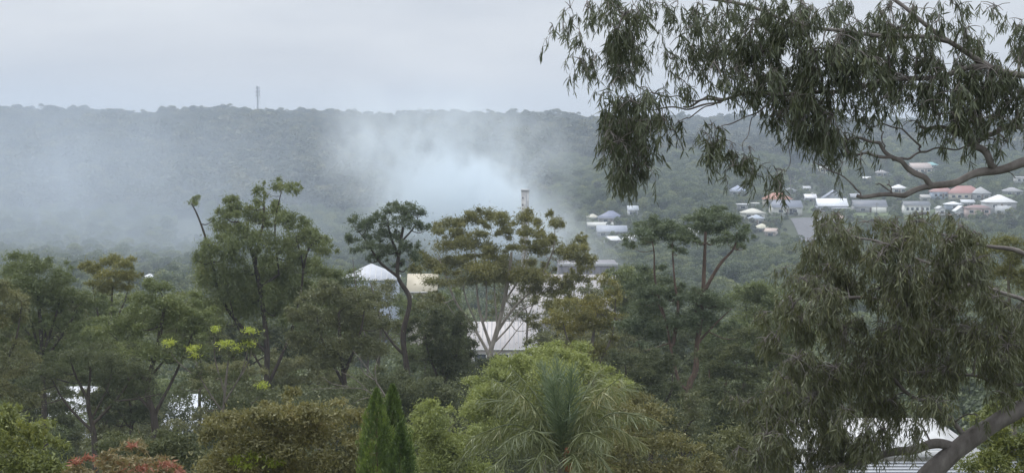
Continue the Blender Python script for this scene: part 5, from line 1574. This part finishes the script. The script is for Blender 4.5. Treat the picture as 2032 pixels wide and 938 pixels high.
def smoke(name, box, blobs, dens, scale, warp, label_col, contrast):
    """blobs: (px, py, y, rx m, ry m, rz m, weight) soft ellipsoids, torn by noise"""
    m, N, L = new_mat(name)
    o_ = N.new('ShaderNodeOutputMaterial'); pv = N.new('ShaderNodeVolumePrincipled')
    pv.inputs['Color'].default_value = (*label_col, 1); pv.inputs['Anisotropy'].default_value = .1
    geo = N.new('ShaderNodeNewGeometry')
    n1 = N.new('ShaderNodeTexNoise'); n1.inputs['Scale'].default_value = scale; n1.inputs['Detail'].default_value = 3
    sh = N.new('ShaderNodeMapping'); sh.inputs['Rotation'].default_value = (0, RAD(-38), 0); sh.inputs['Scale'].default_value = (1.12, 1.0, .82)
    L.new(geo.outputs['Position'], sh.inputs[0])          # the noise is drawn out along the drift of the smoke
    L.new(sh.outputs[0], n1.inputs['Vector'])
    sb = N.new('ShaderNodeVectorMath'); sb.operation = 'SUBTRACT'; sb.inputs[1].default_value = (.5, .5, .5)
    L.new(n1.outputs['Color'], sb.inputs[0])
    ml = N.new('ShaderNodeVectorMath'); ml.operation = 'SCALE'; ml.inputs['Scale'].default_value = warp
    L.new(sb.outputs[0], ml.inputs[0])
    ad = N.new('ShaderNodeVectorMath'); ad.operation = 'ADD'
    L.new(geo.outputs['Position'], ad.inputs[0]); L.new(ml.outputs[0], ad.inputs[1])
    last = None
    for (px, py, y, rx, ry, rz, w) in blobs:
        c = P(px, py, y)
        s1 = N.new('ShaderNodeVectorMath'); s1.operation = 'SUBTRACT'; s1.inputs[1].default_value = tuple(c)
        L.new(ad.outputs[0], s1.inputs[0])
        s2 = N.new('ShaderNodeVectorMath'); s2.operation = 'DIVIDE'; s2.inputs[1].default_value = (rx, ry, rz)
        L.new(s1.outputs[0], s2.inputs[0])
        dt = N.new('ShaderNodeVectorMath'); dt.operation = 'DOT_PRODUCT'
        L.new(s2.outputs[0], dt.inputs[0]); L.new(s2.outputs[0], dt.inputs[1])
        ng = N.new('ShaderNodeMath'); ng.operation = 'MULTIPLY'; ng.inputs[1].default_value = -1.2
        L.new(dt.outputs['Value'], ng.inputs[0])
        ex = N.new('ShaderNodeMath'); ex.operation = 'EXPONENT'; L.new(ng.outputs[0], ex.inputs[0])
        mw = N.new('ShaderNodeMath'); mw.operation = 'MULTIPLY_ADD'; mw.inputs[1].default_value = w
        L.new(ex.outputs[0], mw.inputs[0])
        if last is not None:
            L.new(last.outputs[0], mw.inputs[2])
        else:
            mw.inputs[2].default_value = -0.03
        last = mw
    n2 = N.new('ShaderNodeTexNoise'); n2.inputs['Scale'].default_value = scale * 1.9; n2.inputs['Detail'].default_value = 5
    n2.inputs['Roughness'].default_value = .6
    ad2 = N.new('ShaderNodeVectorMath'); ad2.operation = 'ADD'; L.new(sh.outputs[0], ad2.inputs[0]); L.new(ml.outputs[0], ad2.inputs[1])
    L.new(ad2.outputs[0], n2.inputs['Vector'])
    mr = N.new('ShaderNodeMapRange'); mr.inputs['From Min'].default_value = .5 - contrast; mr.inputs['From Max'].default_value = .5 + contrast
    mr.inputs['To Min'].default_value = 0.05; mr.inputs['To Max'].default_value = 1.6
    L.new(n2.outputs['Fac'], mr.inputs['Value'])
    mm = N.new('ShaderNodeMath'); mm.operation = 'MULTIPLY'; L.new(last.outputs[0], mm.inputs[0]); L.new(mr.outputs[0], mm.inputs[1])
    md = N.new('ShaderNodeMath'); md.operation = 'MULTIPLY'; md.inputs[1].default_value = dens
    L.new(mm.outputs[0], md.inputs[0])
    mx_ = N.new('ShaderNodeMath'); mx_.operation = 'MAXIMUM'; mx_.inputs[1].default_value = 0
    L.new(md.outputs[0], mx_.inputs[0])
    L.new(mx_.outputs[0], pv.inputs['Density']); L.new(pv.outputs[0], o_.inputs['Volume'])
    return volume_box(name, *box, m)


yS = 640
smoke('smoke_plume', (-210, 110, 500, 790, 4, 110), [
    (985, 470, yS, 13, 18, 9, 2.2), (955, 432, yS, 14, 20, 10, 3.8), (910, 402, yS, 14, 20, 10, 3.8), (968, 400, yS, 10, 16, 7, 2.0), (885, 430, yS, 13, 18, 9, 2.0), (900, 372, yS, 10, 16, 7, 1.5),
    (862, 366, yS, 13, 22, 9, .62), (812, 335, yS, 14, 24, 10, .38), (752, 300, yS, 13, 26, 13, .34), (705, 285, yS, 12, 28, 15, .20), (810, 255, yS, 20, 28, 12, .15),
    (885, 268, yS, 12, 22, 8, .14), (900, 232, yS, 22, 28, 8, .13), (972, 275, yS, 15, 24, 12, .18), (1005, 350, yS, 12, 18, 12, .20), (1050, 300, yS, 20, 30, 15, .12), (1090, 330, yS, 20, 30, 16, .05),
    (790, 400, yS, 13, 22, 11, .28), (1010, 390, yS, 8, 16, 8, .34), (800, 205, yS, 34, 34, 7, .07),
    (1160, 490, yS - 40, 10, 16, 8, .3), (1085, 460, yS - 40, 12, 16, 9, .4), (1180, 515, yS - 60, 10, 16, 4, .25)],
    .066, .060, 20, (.90, .96, 1.0), .14)
smoke('drifting_smoke', (-640, 20, 380, 1300, 0, 124), [
    (20, 300, 950, 85, 140, 38, .80), (0, 420, 800, 80, 130, 32, .85), (200, 330, 950, 80, 140, 32, .44), (130, 470, 700, 60, 110, 20, .8), (250, 490, 640, 55, 90, 14, .45),
    (400, 300, 980, 70, 130, 30, .20), (480, 400, 900, 55, 110, 20, .22), (560, 310, 980, 60, 120, 26, .14), (640, 260, 980, 50, 110, 24, .14), (300, 500, 700, 60, 100, 14, .5), (680, 450, 760, 45, 90, 16, .32), (560, 480, 650, 50, 90, 12, .35)],
    .0031, .016, 38, (.78, .87, .98), .20)
